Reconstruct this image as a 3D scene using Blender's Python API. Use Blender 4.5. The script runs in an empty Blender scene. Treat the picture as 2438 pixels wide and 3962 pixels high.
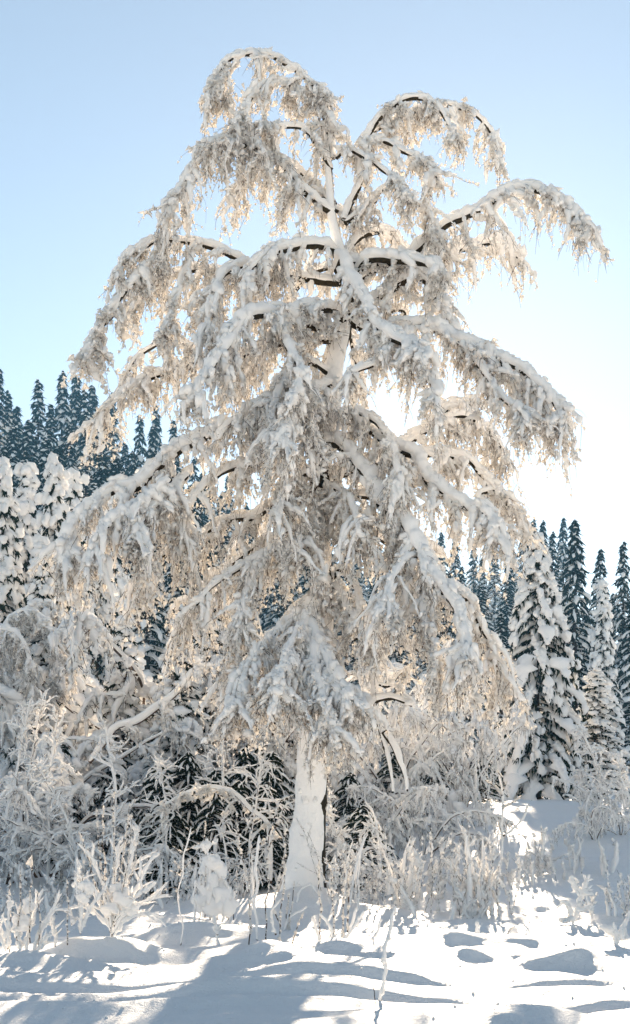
import bpy, math
import numpy as np
from mathutils import Vector

scene = bpy.context.scene
R_ = math.radians

# ---------------------------------------------------------------- camera
CAM_Z = 1.9
cam_data = bpy.data.cameras.new("camera")
cam = bpy.data.objects.new("camera", cam_data)
scene.collection.objects.link(cam)
cam.location = (0.0, 0.0, CAM_Z)
cam.rotation_euler = (R_(90), 0, 0)
cam_data.sensor_fit = 'HORIZONTAL'
cam_data.sensor_width = 36.0
cam_data.lens = 74.29
cam_data.shift_y = 0.4726
cam_data.clip_start = 0.1
cam_data.clip_end = 12000.0
scene.camera = cam

# ---------------------------------------------------------------- sky and sun
SUN_EL, SUN_AZ = R_(19.2), R_(6.4)
world = bpy.data.worlds.new("World")
scene.world = world
world.use_nodes = True
wn, wl = world.node_tree.nodes, world.node_tree.links
for n in list(wn):
    wn.remove(n)
w_out = wn.new("ShaderNodeOutputWorld")
w_bg = wn.new("ShaderNodeBackground")
w_sky = wn.new("ShaderNodeTexSky")
w_sky.sky_type = 'NISHITA'
w_sky.sun_disc = False
w_sky.sun_elevation = SUN_EL
w_sky.sun_rotation = SUN_AZ
w_sky.altitude = 300.0
w_sky.air_density = 0.9
w_sky.dust_density = 0.11
w_sky.ozone_density = 1.0
w_bg.inputs['Strength'].default_value = 0.05
w_hs = wn.new("ShaderNodeHueSaturation")      # thin winter air: a paler blue
w_hs.inputs['Saturation'].default_value = 0.70
w_hs.inputs['Hue'].default_value = 0.488
wl.new(w_sky.outputs['Color'], w_hs.inputs['Color'])
wl.new(w_hs.outputs['Color'], w_bg.inputs['Color'])
wl.new(w_bg.outputs['Background'], w_out.inputs['Surface'])

sun_data = bpy.data.lights.new("sun", 'SUN')
sun_data.energy = 5.0
sun_data.angle = R_(0.8)
sun_data.color = (1.0, 0.81, 0.60)
sun = bpy.data.objects.new("sun", sun_data)
scene.collection.objects.link(sun)
sdir = Vector((math.sin(SUN_AZ) * math.cos(SUN_EL), math.cos(SUN_AZ) * math.cos(SUN_EL), math.sin(SUN_EL)))
sun.rotation_euler = (-sdir).to_track_quat('-Z', 'Y').to_euler()
sun.location = (6, 60, 40)

scene.view_settings.view_transform = 'Standard'
scene.view_settings.look = 'None'
scene.view_settings.exposure = 1.79
scene.view_settings.gamma = 1.0
scene.cycles.max_bounces = 9
scene.cycles.diffuse_bounces = 7
scene.cycles.transmission_bounces = 5
scene.cycles.glossy_bounces = 2
scene.cycles.sample_clamp_indirect = 10.0

# ---------------------------------------------------------------- materials
def new_mat(name):
    m = bpy.data.materials.new(name)
    m.use_nodes = True
    nt = m.node_tree
    for n in list(nt.nodes):
        nt.nodes.remove(n)
    return m, nt, nt.nodes.new("ShaderNodeOutputMaterial")

def noise_node(nt, scale, detail=3.0, rough=0.55):
    tc = nt.nodes.new("ShaderNodeTexCoord")
    n = nt.nodes.new("ShaderNodeTexNoise")
    n.inputs['Scale'].default_value = scale
    n.inputs['Detail'].default_value = detail
    n.inputs['Roughness'].default_value = rough
    nt.links.new(tc.outputs['Object'], n.inputs['Vector'])
    return n

def ramp(nt, src, a, b, ca, cb):
    r = nt.nodes.new("ShaderNodeValToRGB")
    r.color_ramp.elements[0].position = a
    r.color_ramp.elements[1].position = b
    r.color_ramp.elements[0].color = (*ca, 1)
    r.color_ramp.elements[1].color = (*cb, 1)
    nt.links.new(src, r.inputs['Fac'])
    return r

def bump(nt, src, strength, dist):
    b = nt.nodes.new("ShaderNodeBump")
    b.inputs['Strength'].default_value = strength
    b.inputs['Distance'].default_value = dist
    nt.links.new(src, b.inputs['Height'])
    return b

def snow_mat(name, trans, tint=(0.93, 0.86, 0.76), col=(0.96, 0.95, 0.94), bscale=18.0, bdist=0.02, bstr=0.5):
    m, nt, out = new_mat(name)
    n = noise_node(nt, bscale, 4.0, 0.6)
    b = bump(nt, n.outputs['Fac'], bstr, bdist)
    d = nt.nodes.new("ShaderNodeBsdfDiffuse")
    d.inputs['Color'].default_value = (*col, 1)
    d.inputs['Roughness'].default_value = 0.6
    nt.links.new(b.outputs['Normal'], d.inputs['Normal'])
    if trans > 0:
        t = nt.nodes.new("ShaderNodeBsdfTranslucent")
        t.inputs['Color'].default_value = (*tint, 1)
        mx = nt.nodes.new("ShaderNodeMixShader")
        mx.inputs['Fac'].default_value = trans
        nt.links.new(d.outputs[0], mx.inputs[1])
        nt.links.new(t.outputs[0], mx.inputs[2])
        nt.links.new(mx.outputs[0], out.inputs['Surface'])
    else:
        nt.links.new(d.outputs[0], out.inputs['Surface'])
    return m

def ground_mat():
    m, nt, out = new_mat("ground_snow")
    n1 = noise_node(nt, 2.2, 5.0, 0.6)
    n2 = noise_node(nt, 34.0, 4.0, 0.7)
    b1 = bump(nt, n1.outputs['Fac'], 0.6, 0.14)
    b2 = bump(nt, n2.outputs['Fac'], 0.9, 0.022)
    nt.links.new(b1.outputs['Normal'], b2.inputs['Normal'])
    p = nt.nodes.new("ShaderNodeBsdfPrincipled")
    p.inputs['Base Color'].default_value = (0.89, 0.89, 0.89, 1)
    p.inputs['Roughness'].default_value = 0.62
    p.inputs['Specular IOR Level'].default_value = 0.25
    nt.links.new(b2.outputs['Normal'], p.inputs['Normal'])
    nt.links.new(p.outputs[0], out.inputs['Surface'])
    return m

def bark_mat(name, ca, cb, scale, trans=0.0):
    m, nt, out = new_mat(name)
    n = noise_node(nt, scale, 5.0, 0.65)
    r = ramp(nt, n.outputs['Fac'], 0.32, 0.68, ca, cb)
    b = bump(nt, n.outputs['Fac'], 0.8, 0.02)
    p = nt.nodes.new("ShaderNodeBsdfPrincipled")
    p.inputs['Roughness'].default_value = 0.85
    p.inputs['Specular IOR Level'].default_value = 0.2
    nt.links.new(r.outputs['Color'], p.inputs['Base Color'])
    nt.links.new(b.outputs['Normal'], p.inputs['Normal'])
    nt.links.new(p.outputs[0], out.inputs['Surface'])
    return m

def needle_mat(name, ca, cb, trans=0.25):
    m, nt, out = new_mat(name)
    n = noise_node(nt, 3.0, 3.0, 0.6)
    r = ramp(nt, n.outputs['Fac'], 0.35, 0.65, ca, cb)
    d = nt.nodes.new("ShaderNodeBsdfDiffuse")
    t = nt.nodes.new("ShaderNodeBsdfTranslucent")
    mx = nt.nodes.new("ShaderNodeMixShader")
    mx.inputs['Fac'].default_value = trans
    nt.links.new(r.outputs['Color'], d.inputs['Color'])
    nt.links.new(r.outputs['Color'], t.inputs['Color'])
    nt.links.new(d.outputs[0], mx.inputs[1])
    nt.links.new(t.outputs[0], mx.inputs[2])
    nt.links.new(mx.outputs[0], out.inputs['Surface'])
    return m

M_GROUND = ground_mat()
M_SNOW = snow_mat("packed_snow", 0.13, tint=(0.985, 0.95, 0.90))
M_TRUNKSNOW = snow_mat("plastered_snow", 0.05, bscale=9.0, bdist=0.05, bstr=0.7)
M_CLUMP = snow_mat("loose_snow", 0.42, tint=(1.0, 0.94, 0.85), bscale=40, bdist=0.008, bstr=0.3)
M_BARK = bark_mat("birch_bark", (0.010, 0.008, 0.005), (0.050, 0.040, 0.022), 14.0)
M_TWIG = bark_mat("birch_twig", (0.055, 0.036, 0.027), (0.16, 0.115, 0.085), 30.0)
M_SHADOWSNOW = snow_mat("thicket_snow", 0.12, tint=(0.92, 0.90, 0.86), bscale=40, bdist=0.008, bstr=0.3)
M_NEEDLE = needle_mat("spruce_needles", (0.014, 0.022, 0.014), (0.036, 0.048, 0.026))
M_SPBARK = bark_mat("spruce_bark", (0.030, 0.022, 0.016), (0.080, 0.060, 0.045), 9.0)
M_REED = bark_mat("shoot_bark", (0.030, 0.016, 0.010), (0.085, 0.052, 0.030), 25.0)

# ---------------------------------------------------------------- mesh helpers
TRIS = [0]
UP = np.array([0.0, 0.0, 1.0])
WIND = np.array([0.06, -0.42, 0.90]); WIND /= np.linalg.norm(WIND)   # the side the snow is plastered on

def nrm(a):
    return a / np.maximum(np.linalg.norm(a, axis=-1, keepdims=True), 1e-9)

def hash01(ix, iy, iz, seed):
    h = (ix.astype(np.int64) * 73856093) ^ (iy.astype(np.int64) * 19349663) ^ (iz.astype(np.int64) * 83492791) ^ (seed * 2654435761)
    h &= 0xffffffff
    h = ((h ^ (h >> 15)) * 2246822519) & 0xffffffff
    h = ((h ^ (h >> 13)) * 3266489917) & 0xffffffff
    h ^= h >> 16
    return h / 4294967295.0

def vnoise(p, f, seed=0):
    q = p * f
    i = np.floor(q); t = q - i
    t = t * t * (3 - 2 * t)
    i = i.astype(np.int64)
    out = 0.0
    for dx in (0, 1):
        wx = t[..., 0] if dx else 1 - t[..., 0]
        for dy in (0, 1):
            wy = t[..., 1] if dy else 1 - t[..., 1]
            for dz in (0, 1):
                wz = t[..., 2] if dz else 1 - t[..., 2]
                out = out + wx * wy * wz * hash01(i[..., 0] + dx, i[..., 1] + dy, i[..., 2] + dz, seed)
    return out * 2 - 1

class Acc:
    """collects faces; becomes one mesh"""
    def __init__(self):
        self.v, self.q, self.t, self.n = [], [], [], 0
    def add(self, V, quads=None, tris=None):
        V = V.reshape(-1, 3)
        if quads is not None and len(quads):
            self.q.append(quads.reshape(-1, 4) + self.n)
        if tris is not None and len(tris):
            self.t.append(tris.reshape(-1, 3) + self.n)
        self.v.append(V); self.n += len(V)
    def mesh(self, name, mat, origin=(0, 0, 0), smooth=True):
        V = np.concatenate(self.v) - np.array(origin) if self.v else np.zeros((0, 3))
        q = np.concatenate(self.q) if self.q else np.zeros((0, 4), int)
        t = np.concatenate(self.t) if self.t else np.zeros((0, 3), int)
        me = bpy.data.meshes.new(name)
        me.vertices.add(len(V)); me.vertices.foreach_set("co", V.astype(np.float32).ravel())
        nl = len(q) * 4 + len(t) * 3
        me.loops.add(nl)
        me.loops.foreach_set("vertex_index", np.concatenate([q.ravel(), t.ravel()]).astype(np.int32))
        me.polygons.add(len(q) + len(t))
        st = np.concatenate([np.arange(len(q)) * 4, len(q) * 4 + np.arange(len(t)) * 3]).astype(np.int32)
        me.polygons.foreach_set("loop_start", st)
        me.polygons.foreach_set("use_smooth", np.full(len(q) + len(t), smooth))
        TRIS[0] += len(q) * 2 + len(t)
        me.materials.append(mat)
        me.update(calc_edges=True)
        me.validate()
        return me

def frames(P):
    """tangent and two normals for polylines P (N,n,3)"""
    T = np.gradient(P, axis=1)
    T = nrm(T)
    h = P[:, -1] - P[:, 0]
    ref = np.stack([-h[:, 1], h[:, 0], 0 * h[:, 0] + 1e-4], -1)
    bad = np.linalg.norm(ref[:, :2], axis=1) < 0.02
    ref[bad] = (1, 0.3, 0)
    ref = nrm(ref)[:, None, :]
    r0 = ref[:, 0]
    cols = []
    for k in range(P.shape[1]):
        t = T[:, k]
        r0 = nrm(r0 - (r0 * t).sum(-1, keepdims=True) * t)
        cols.append(r0)
    A = np.stack(cols, 1)
    B = np.cross(T, A)
    return T, A, B

def ring_quads(N, n, k):
    base = (np.arange(N) * n * k)[:, None, None]
    i = (np.arange(n - 1) * k)[None, :, None]
    j = np.arange(k)[None, None, :]
    j2 = (j + 1) % k
    a = base + i + j; b = base + i + j2
    return np.stack([a, b, b + k, a + k], -1).reshape(-1, 4)

def tubes(acc, P, R, k=4, lump=0.0, lf=9.0, seed=0):
    N, n, _ = P.shape
    T, A, B = frames(P)
    th = np.arange(k) * 2 * math.pi / k
    D = A[:, :, None, :] * np.cos(th)[None, None, :, None] + B[:, :, None, :] * np.sin(th)[None, None, :, None]
    r = R[:, :, None]
    V = P[:, :, None, :] + D * r[..., None]
    if lump:
        V = V + D * (vnoise(V, lf, seed) * lump * np.ones_like(r))[..., None] * np.minimum(1, r / np.maximum(R.max(), 1e-6) * 1.5)[..., None]
    acc.add(V, ring_quads(N, n, k))

def snowcover(acc, P, R, thick, k=8, lump=0.5, lf=6.0, seed=0, side=None, bare=0.22):
    """snow lying on the windward upper side of tubes; bark stays bare underneath"""
    N, n, _ = P.shape
    T, A, B = frames(P)
    w = WIND if side is None else side
    w = w[None, None, :] - 0.0 * T
    th = (np.arange(k) + 0.5) * 2 * math.pi / k
    D = A[:, :, None, :] * np.cos(th)[None, None, :, None] + B[:, :, None, :] * np.sin(th)[None, None, :, None]
    wp = w - (w * T).sum(-1, keepdims=True) * T
    wl_ = np.linalg.norm(wp, axis=-1, keepdims=True)
    wp = nrm(wp)
    c = (D * wp[:, :, None, :]).sum(-1)
    prof = np.clip((c + bare) / (bare + 0.65), 0, 1) ** 0.6
    tk = thick[:, :, None]
    nz = vnoise(P[:, :, None, :] + D * (R[:, :, None, None] + 0.05), lf, seed) * 0.65 + vnoise(P[:, :, None, :] + D * 0.05, lf * 2.3, seed + 7) * 0.35 + vnoise(P[:, :, None, :] + D * (R[:, :, None, None] + 0.08), lf * 4.5, seed + 9) * 0.22
    rad = R[:, :, None] * 0.86 + tk * prof * (1 + lump * nz) 
    # ends of the cover shrink into the branch
    V = P[:, :, None, :] + D * rad[..., None] + wp[:, :, None, :] * (tk * 0.12)[..., None]
    e0 = P[:, :1, None, :]; e1 = P[:, -1:, None, :]
    V[:, :1] = e0 + (V[:, :1] - e0) * 0.35
    V[:, -1:] = e1 + (V[:, -1:] - e1) * 0.25
    acc.add(V, ring_quads(N, n, k))

BIP = np.array([[3, 0, 1], [3, 1, 2], [3, 2, 0], [2, 1, 0]])
PUF_R = [(0.55, 0.75), (-0.35, 0.95)]
def clumps(acc, C, axis, r, l, rng):
    """small snow clumps: bipyramids around points C along axis"""
    N = len(C)
    if N == 0:
        return
    axis = nrm(axis)
    ref = nrm(rng.normal(size=(N, 3)))
    A = nrm(np.cross(axis, ref)); B = np.cross(axis, A)
    s = rng.uniform(0.75, 1.35, size=(N, 3)) * r[:, None]
    D_ = C - axis * (l * 0.6)[:, None]
    V = np.stack([D_ + A * s[:, :1], D_ + (-0.5 * A + 0.87 * B) * s[:, 1:2], D_ + (-0.5 * A - 0.87 * B) * s[:, 2:3],
                  C + axis * (l * 1.1)[:, None]], 1)
    acc.add(V, tris=(np.arange(N) * 4)[:, None, None] + BIP[None])

PUFF_F = np.array([[0, 2 + i, 2 + (i + 1) % 5] for i in range(5)] + [[1, 7 + (i + 1) % 5, 7 + i] for i in range(5)]
                  + [[2 + i, 7 + i, 7 + (i + 1) % 5] for i in range(5)] + [[2 + i, 7 + (i + 1) % 5, 2 + (i + 1) % 5] for i in range(5)])
def puffs(acc, C, axis, r, rng, long=(0.9, 1.7)):
    """rounded snow lumps, 20 faces each, uneven"""
    N = len(C)
    if N == 0:
        return
    axis = nrm(axis)
    A = nrm(np.cross(axis, nrm(rng.normal(size=(N, 3))))); B = np.cross(axis, A)
    l = r * rng.uniform(long[0], long[1], N)
    V = [C + axis * l[:, None], C - axis * l[:, None]]
    for h, w in PUF_R:
        for i in range(5):
            a = 2 * math.pi * (i + (0.5 if h < 0 else 0)) / 5
            k = r * w * rng.uniform(0.7, 1.25, N)
            V.append(C + axis * (l * h)[:, None] + (A * math.cos(a) + B * math.sin(a)) * k[:, None])
    acc.add(np.stack(V, 1), tris=(np.arange(N) * 12)[:, None, None] + PUFF_F[None])

def grow(p0, d0, L, n, g, jit, rng):
    P = [p0]; d = nrm(d0); p = p0
    ds = (L / (n - 1))[:, None]
    gv = np.array([0, 0, -1.0])
    for i in range(n - 1):
        d = nrm(d + gv * (g * ds) + jit * rng.normal(size=d.shape))
        p = p + d * ds
        P.append(p)
    return np.stack(P, 1)

def lerp_path(P, s):
    """points and tangents at parameter s (M,) on one path (n,3)"""
    n = len(P)
    x = np.clip(s, 0, 0.9999) * (n - 1)
    i = x.astype(int); f = (x - i)[:, None]
    return P[i] * (1 - f) + P[i + 1] * f, nrm(P[i + 1] - P[i])

def lerp_paths(P, idx, s):
    n = P.shape[1]
    x = np.clip(s, 0, 0.9999) * (n - 1)
    i = x.astype(int); f = (x - i)[:, None]
    a = P[idx, i]; b = P[idx, i + 1]
    return a * (1 - f) + b * f, nrm(b - a)

def catmull(pts, m):
    """smooth resample of control points (K,d) into m points, even in arc length"""
    p = np.asarray(pts, float)
    if len(p) == 2:
        return p[0] + (p[1] - p[0]) * np.linspace(0, 1, m)[:, None]
    q = np.vstack([2 * p[0] - p[1], p, 2 * p[-1] - p[-2]])
    out = []
    for i in range(1, len(q) - 2):
        t = np.linspace(0, 1, 12, endpoint=False)[:, None]
        a, b, c, d = q[i - 1], q[i], q[i + 1], q[i + 2]
        out.append(0.5 * (2 * b + (c - a) * t + (2 * a - 5 * b + 4 * c - d) * t ** 2 + (3 * b - a - 3 * c + d) * t ** 3))
    out = np.vstack(out + [p[-1:]])
    s = np.concatenate([[0], np.cumsum(np.linalg.norm(np.diff(out, axis=0), axis=1))])
    u = np.linspace(0, s[-1], m)
    return np.stack([np.interp(u, s, out[:, k]) for k in range(out.shape[1])], -1)

# ---------------------------------------------------------------- scene graph helpers
COL = scene.collection
def add_obj(name, data, parent=None, loc=None, kind=None):
    o = bpy.data.objects.new(name, data)
    COL.objects.link(o)
    if parent is not None:
        o.parent = parent
    if loc is not None:
        o.location = loc
    if kind:
        o["kind"] = kind
    return o

def thing(name, label, cat, loc, group=None, rotz=0.0, scale=1.0):
    o = add_obj(name, None, None, loc)
    o.empty_display_size = 0.3
    o.rotation_euler = (0, 0, rotz)
    o.scale = (scale, scale, scale) if np.isscalar(scale) else scale
    o["label"] = label; o["category"] = cat
    if group:
        o["group"] = group
    return o

def copy_tree(src, label, loc, rotz, scale, group=None):
    r = src.copy(); COL.objects.link(r)
    r.location = loc; r.rotation_euler = (0, 0, rotz)
    r.scale = (scale, scale, scale) if np.isscalar(scale) else scale
    r["label"] = label
    if group:
        r["group"] = group
    for ch in src.children:
        c = ch.copy(); COL.objects.link(c); c.parent = r
        for g in ch.children:
            d = g.copy(); COL.objects.link(d); d.parent = c
    return r

# ---------------------------------------------------------------- picture plan -> place
F = 3120.0
def W(u, v, y):
    """point at distance y seen in direction (u, v) of the 1512 x 2457 survey sheet"""
    return np.array([(u - 756.0) / F * y, y, CAM_Z + (1943.0 - v) / F * y])

def sstep(a, b, x):
    t = np.clip((x - a) / (b - a), 0, 1)
    return t * t * (3 - 2 * t)

# ---------------------------------------------------------------- ground
MOUNDS = []      # (x, y, height, radius x, radius y)
def mound(u, v, h, rx, ry, y=None):
    y = y or F * CAM_Z / (v - 1943.0)
    MOUNDS.append(((u - 756.0) / F * y, y, h, rx, ry))

mound(735, 2190, 0.30, 1.0, 0.9, 23.9)
mound(700, 2190, 0.30, 1.7, 1.0, 23.0)
mound(1390, 2314, 0.24, 0.40, 0.36)
mound(960, 2310, 0.12, 0.40, 0.35)
mound(1020, 2280, 0.10, 0.35, 0.3)
mound(1120, 2330, 0.06, 0.5, 0.3)
mound(1190, 2285, 0.09, 0.3, 0.25)
mound(870, 2330, 0.08, 0.35, 0.3)
mound(420, 2330, 0.08, 0.5, 0.3)
mound(180, 2350, 0.08, 0.4, 0.3)
mound(1450, 2260, 0.10, 0.5, 0.35)
mound(1240, 2262, 0.09, 0.7, 0.45)
mound(1080, 2265, 0.22, 0.7, 0.5)
mound(1130, 2300, 0.16, 0.45, 0.35)
mound(1300, 2190, 0.15, 0.6, 0.4)
mound(1400, 2205, 0.18, 0.7, 0.3)
mound(280, 2290, 0.26, 0.55, 0.45)
mound(60, 2320, 0.22, 0.6, 0.5)
mound(480, 2250, 0.26, 0.7, 0.5)
mound(610, 2320, 0.22, 0.40, 0.40)
mound(700, 2330, 0.16, 0.5, 0.35)
mound(800, 2300, 0.15, 0.4, 0.3)
mound(1380, 2460, 0.15, 0.5, 0.5)
mound(1220, 2440, 0.16, 0.45, 0.4)
mound(300, 2400, 0.10, 1.4, 0.5)
mound(1350, 2400, -0.10, 0.35, 0.25)
mound(1290, 2385, -0.08, 0.28, 0.2)
mound(560, 2380, 0.10, 0.8, 0.4)
mound(900, 2450, 0.06, 0.6, 0.4)

def hbase(x, y):
    right = sstep(-1.0, 6.0, x)
    h = sstep(25.0, 38.0, y) * 0.5 + right * sstep(21.5, 40.0, y) * 1.55 + np.maximum(y - 38, 0) * 0.012
    ramp_ = sstep(60.0, 165.0, y)
    h = h + ramp_ * np.clip(21.0 - 0.21 * x * 110.0 / np.maximum(y, 40.0), 4.0, 40.0)
    h = h - 0.02 * np.maximum(12 - y, 0) * 0
    return h

def height(x, y):
    x = np.asarray(x, float); y = np.asarray(y, float)
    h = hbase(x, y)
    p = np.stack([x, y, 0 * x], -1)
    near = 1 - sstep(60, 120, y)
    h = h + near * (0.12 * vnoise(p, 0.42, 3) + 0.055 * vnoise(p * np.array([1, 1.6, 1]), 1.1, 5) + 0.018 * vnoise(p * np.array([1, 1.6, 1]), 2.9, 8) + 0.007 * vnoise(p * np.array([1, 1.4, 1]), 6.3, 9))
    h = h + (1 - near) * 1.5 * vnoise(p, 0.03, 9)
    wx = 0.30 * vnoise(p, 1.3, 21) + 0.10 * vnoise(p, 3.1, 22)
    wy = 0.30 * vnoise(p, 1.3, 23) + 0.10 * vnoise(p, 3.1, 24)
    for (mx, my, mh, rx, ry) in MOUNDS:
        d = ((x + wx - mx) / rx) ** 2 + ((y + wy - my) / ry) ** 2
        h = h + mh * np.exp(-d * 0.8)
    # old ski track crossing the front
    for (y0, k, w, dep) in ((13.15, 0.035, 0.16, 0.085), (14.35, 0.06, 0.13, 0.06)):
        yc = y0 + k * x + 0.07 * np.sin(x * 1.7 + y0)
        h = h - dep * np.exp(-((y - yc) / w) ** 2) + 0.035 * np.exp(-((y - yc - 2 * w) / w) ** 2)
    return h

def ground_h(x, y):
    return float(height(np.array([x]), np.array([y]))[0])

def axis_pts(segs):
    out = []
    for a, b, n in segs:
        out.append(np.linspace(a, b, n, endpoint=False))
    return np.concatenate(out + [[segs[-1][1]]])

gx = axis_pts([(-700, -300, 6), (-300, -60, 12), (-60, -9, 24), (-9, -5, 24), (-5, 5, 150), (5, 9, 24), (9, 60, 24), (60, 300, 12), (300, 700, 6)])
gy = axis_pts([(-60, -20, 6), (-20, 8, 10), (8, 20, 160), (20, 32, 90), (32, 60, 40), (60, 200, 60), (200, 700, 20)])
GX, GY = np.meshgrid(gx, gy)
GZ = height(GX, GY)
# animal tracks: small dimples in lines
rg = np.random.default_rng(4)
ny, nx = GX.shape
a = Acc()
idx = np.arange(ny * nx).reshape(ny, nx)
a.add(np.stack([GX, GY, GZ], -1), np.stack([idx[:-1, :-1], idx[:-1, 1:], idx[1:, 1:], idx[1:, :-1]], -1))
ground = add_obj("snow_ground", a.mesh("snow_ground", M_GROUND), kind="structure")

# ---------------------------------------------------------------- the birch
TREE_Y = 24.0
def c1(*p): return [((600 + x / 1.008) / 1.6124, (100 + y / 1.008) / 1.6124) for x, y in p]
def c2(*p): return [((250 + x / 1.3745) / 1.6124, (850 + y / 1.3745) / 1.6124) for x, y in p]
def c3(*p): return [((1100 + x / 1.26) / 1.6124, (900 + y / 1.26) / 1.6124) for x, y in p]
def c4(*p): return [((x / 1.68) / 1.6124, (1400 + y / 1.68) / 1.6124) for x, y in p]
def c5(*p): return [((800 + x / 1.26) / 1.6124, (1650 + y / 1.26) / 1.6124) for x, y in p]
def c9(*p): return [((1000 + x / 1.512) / 1.6124, (2500 + y / 1.512) / 1.6124) for x, y in p]

TRUNK = [(722, 2215, 100), (728, 2170, 68), (733, 2120, 53), (738, 2050, 45), (746, 1930, 39.5), (753, 1850, 37), (765, 1650, 33), (774, 1450, 29), (768, 1280, 27),
         (773, 1120, 25), (797, 1000, 21.5), (806, 880, 19.5), (832, 765, 17), (838, 690, 15), (816, 600, 13), (797, 520, 11), (790, 430, 9),
         (786, 340, 7.5), (780, 270, 6)]
base = np.array([W(733, 2200, TREE_Y)[0], TREE_Y, 0.0])
base[2] = ground_h(base[0], base[1]) - 0.05

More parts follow.
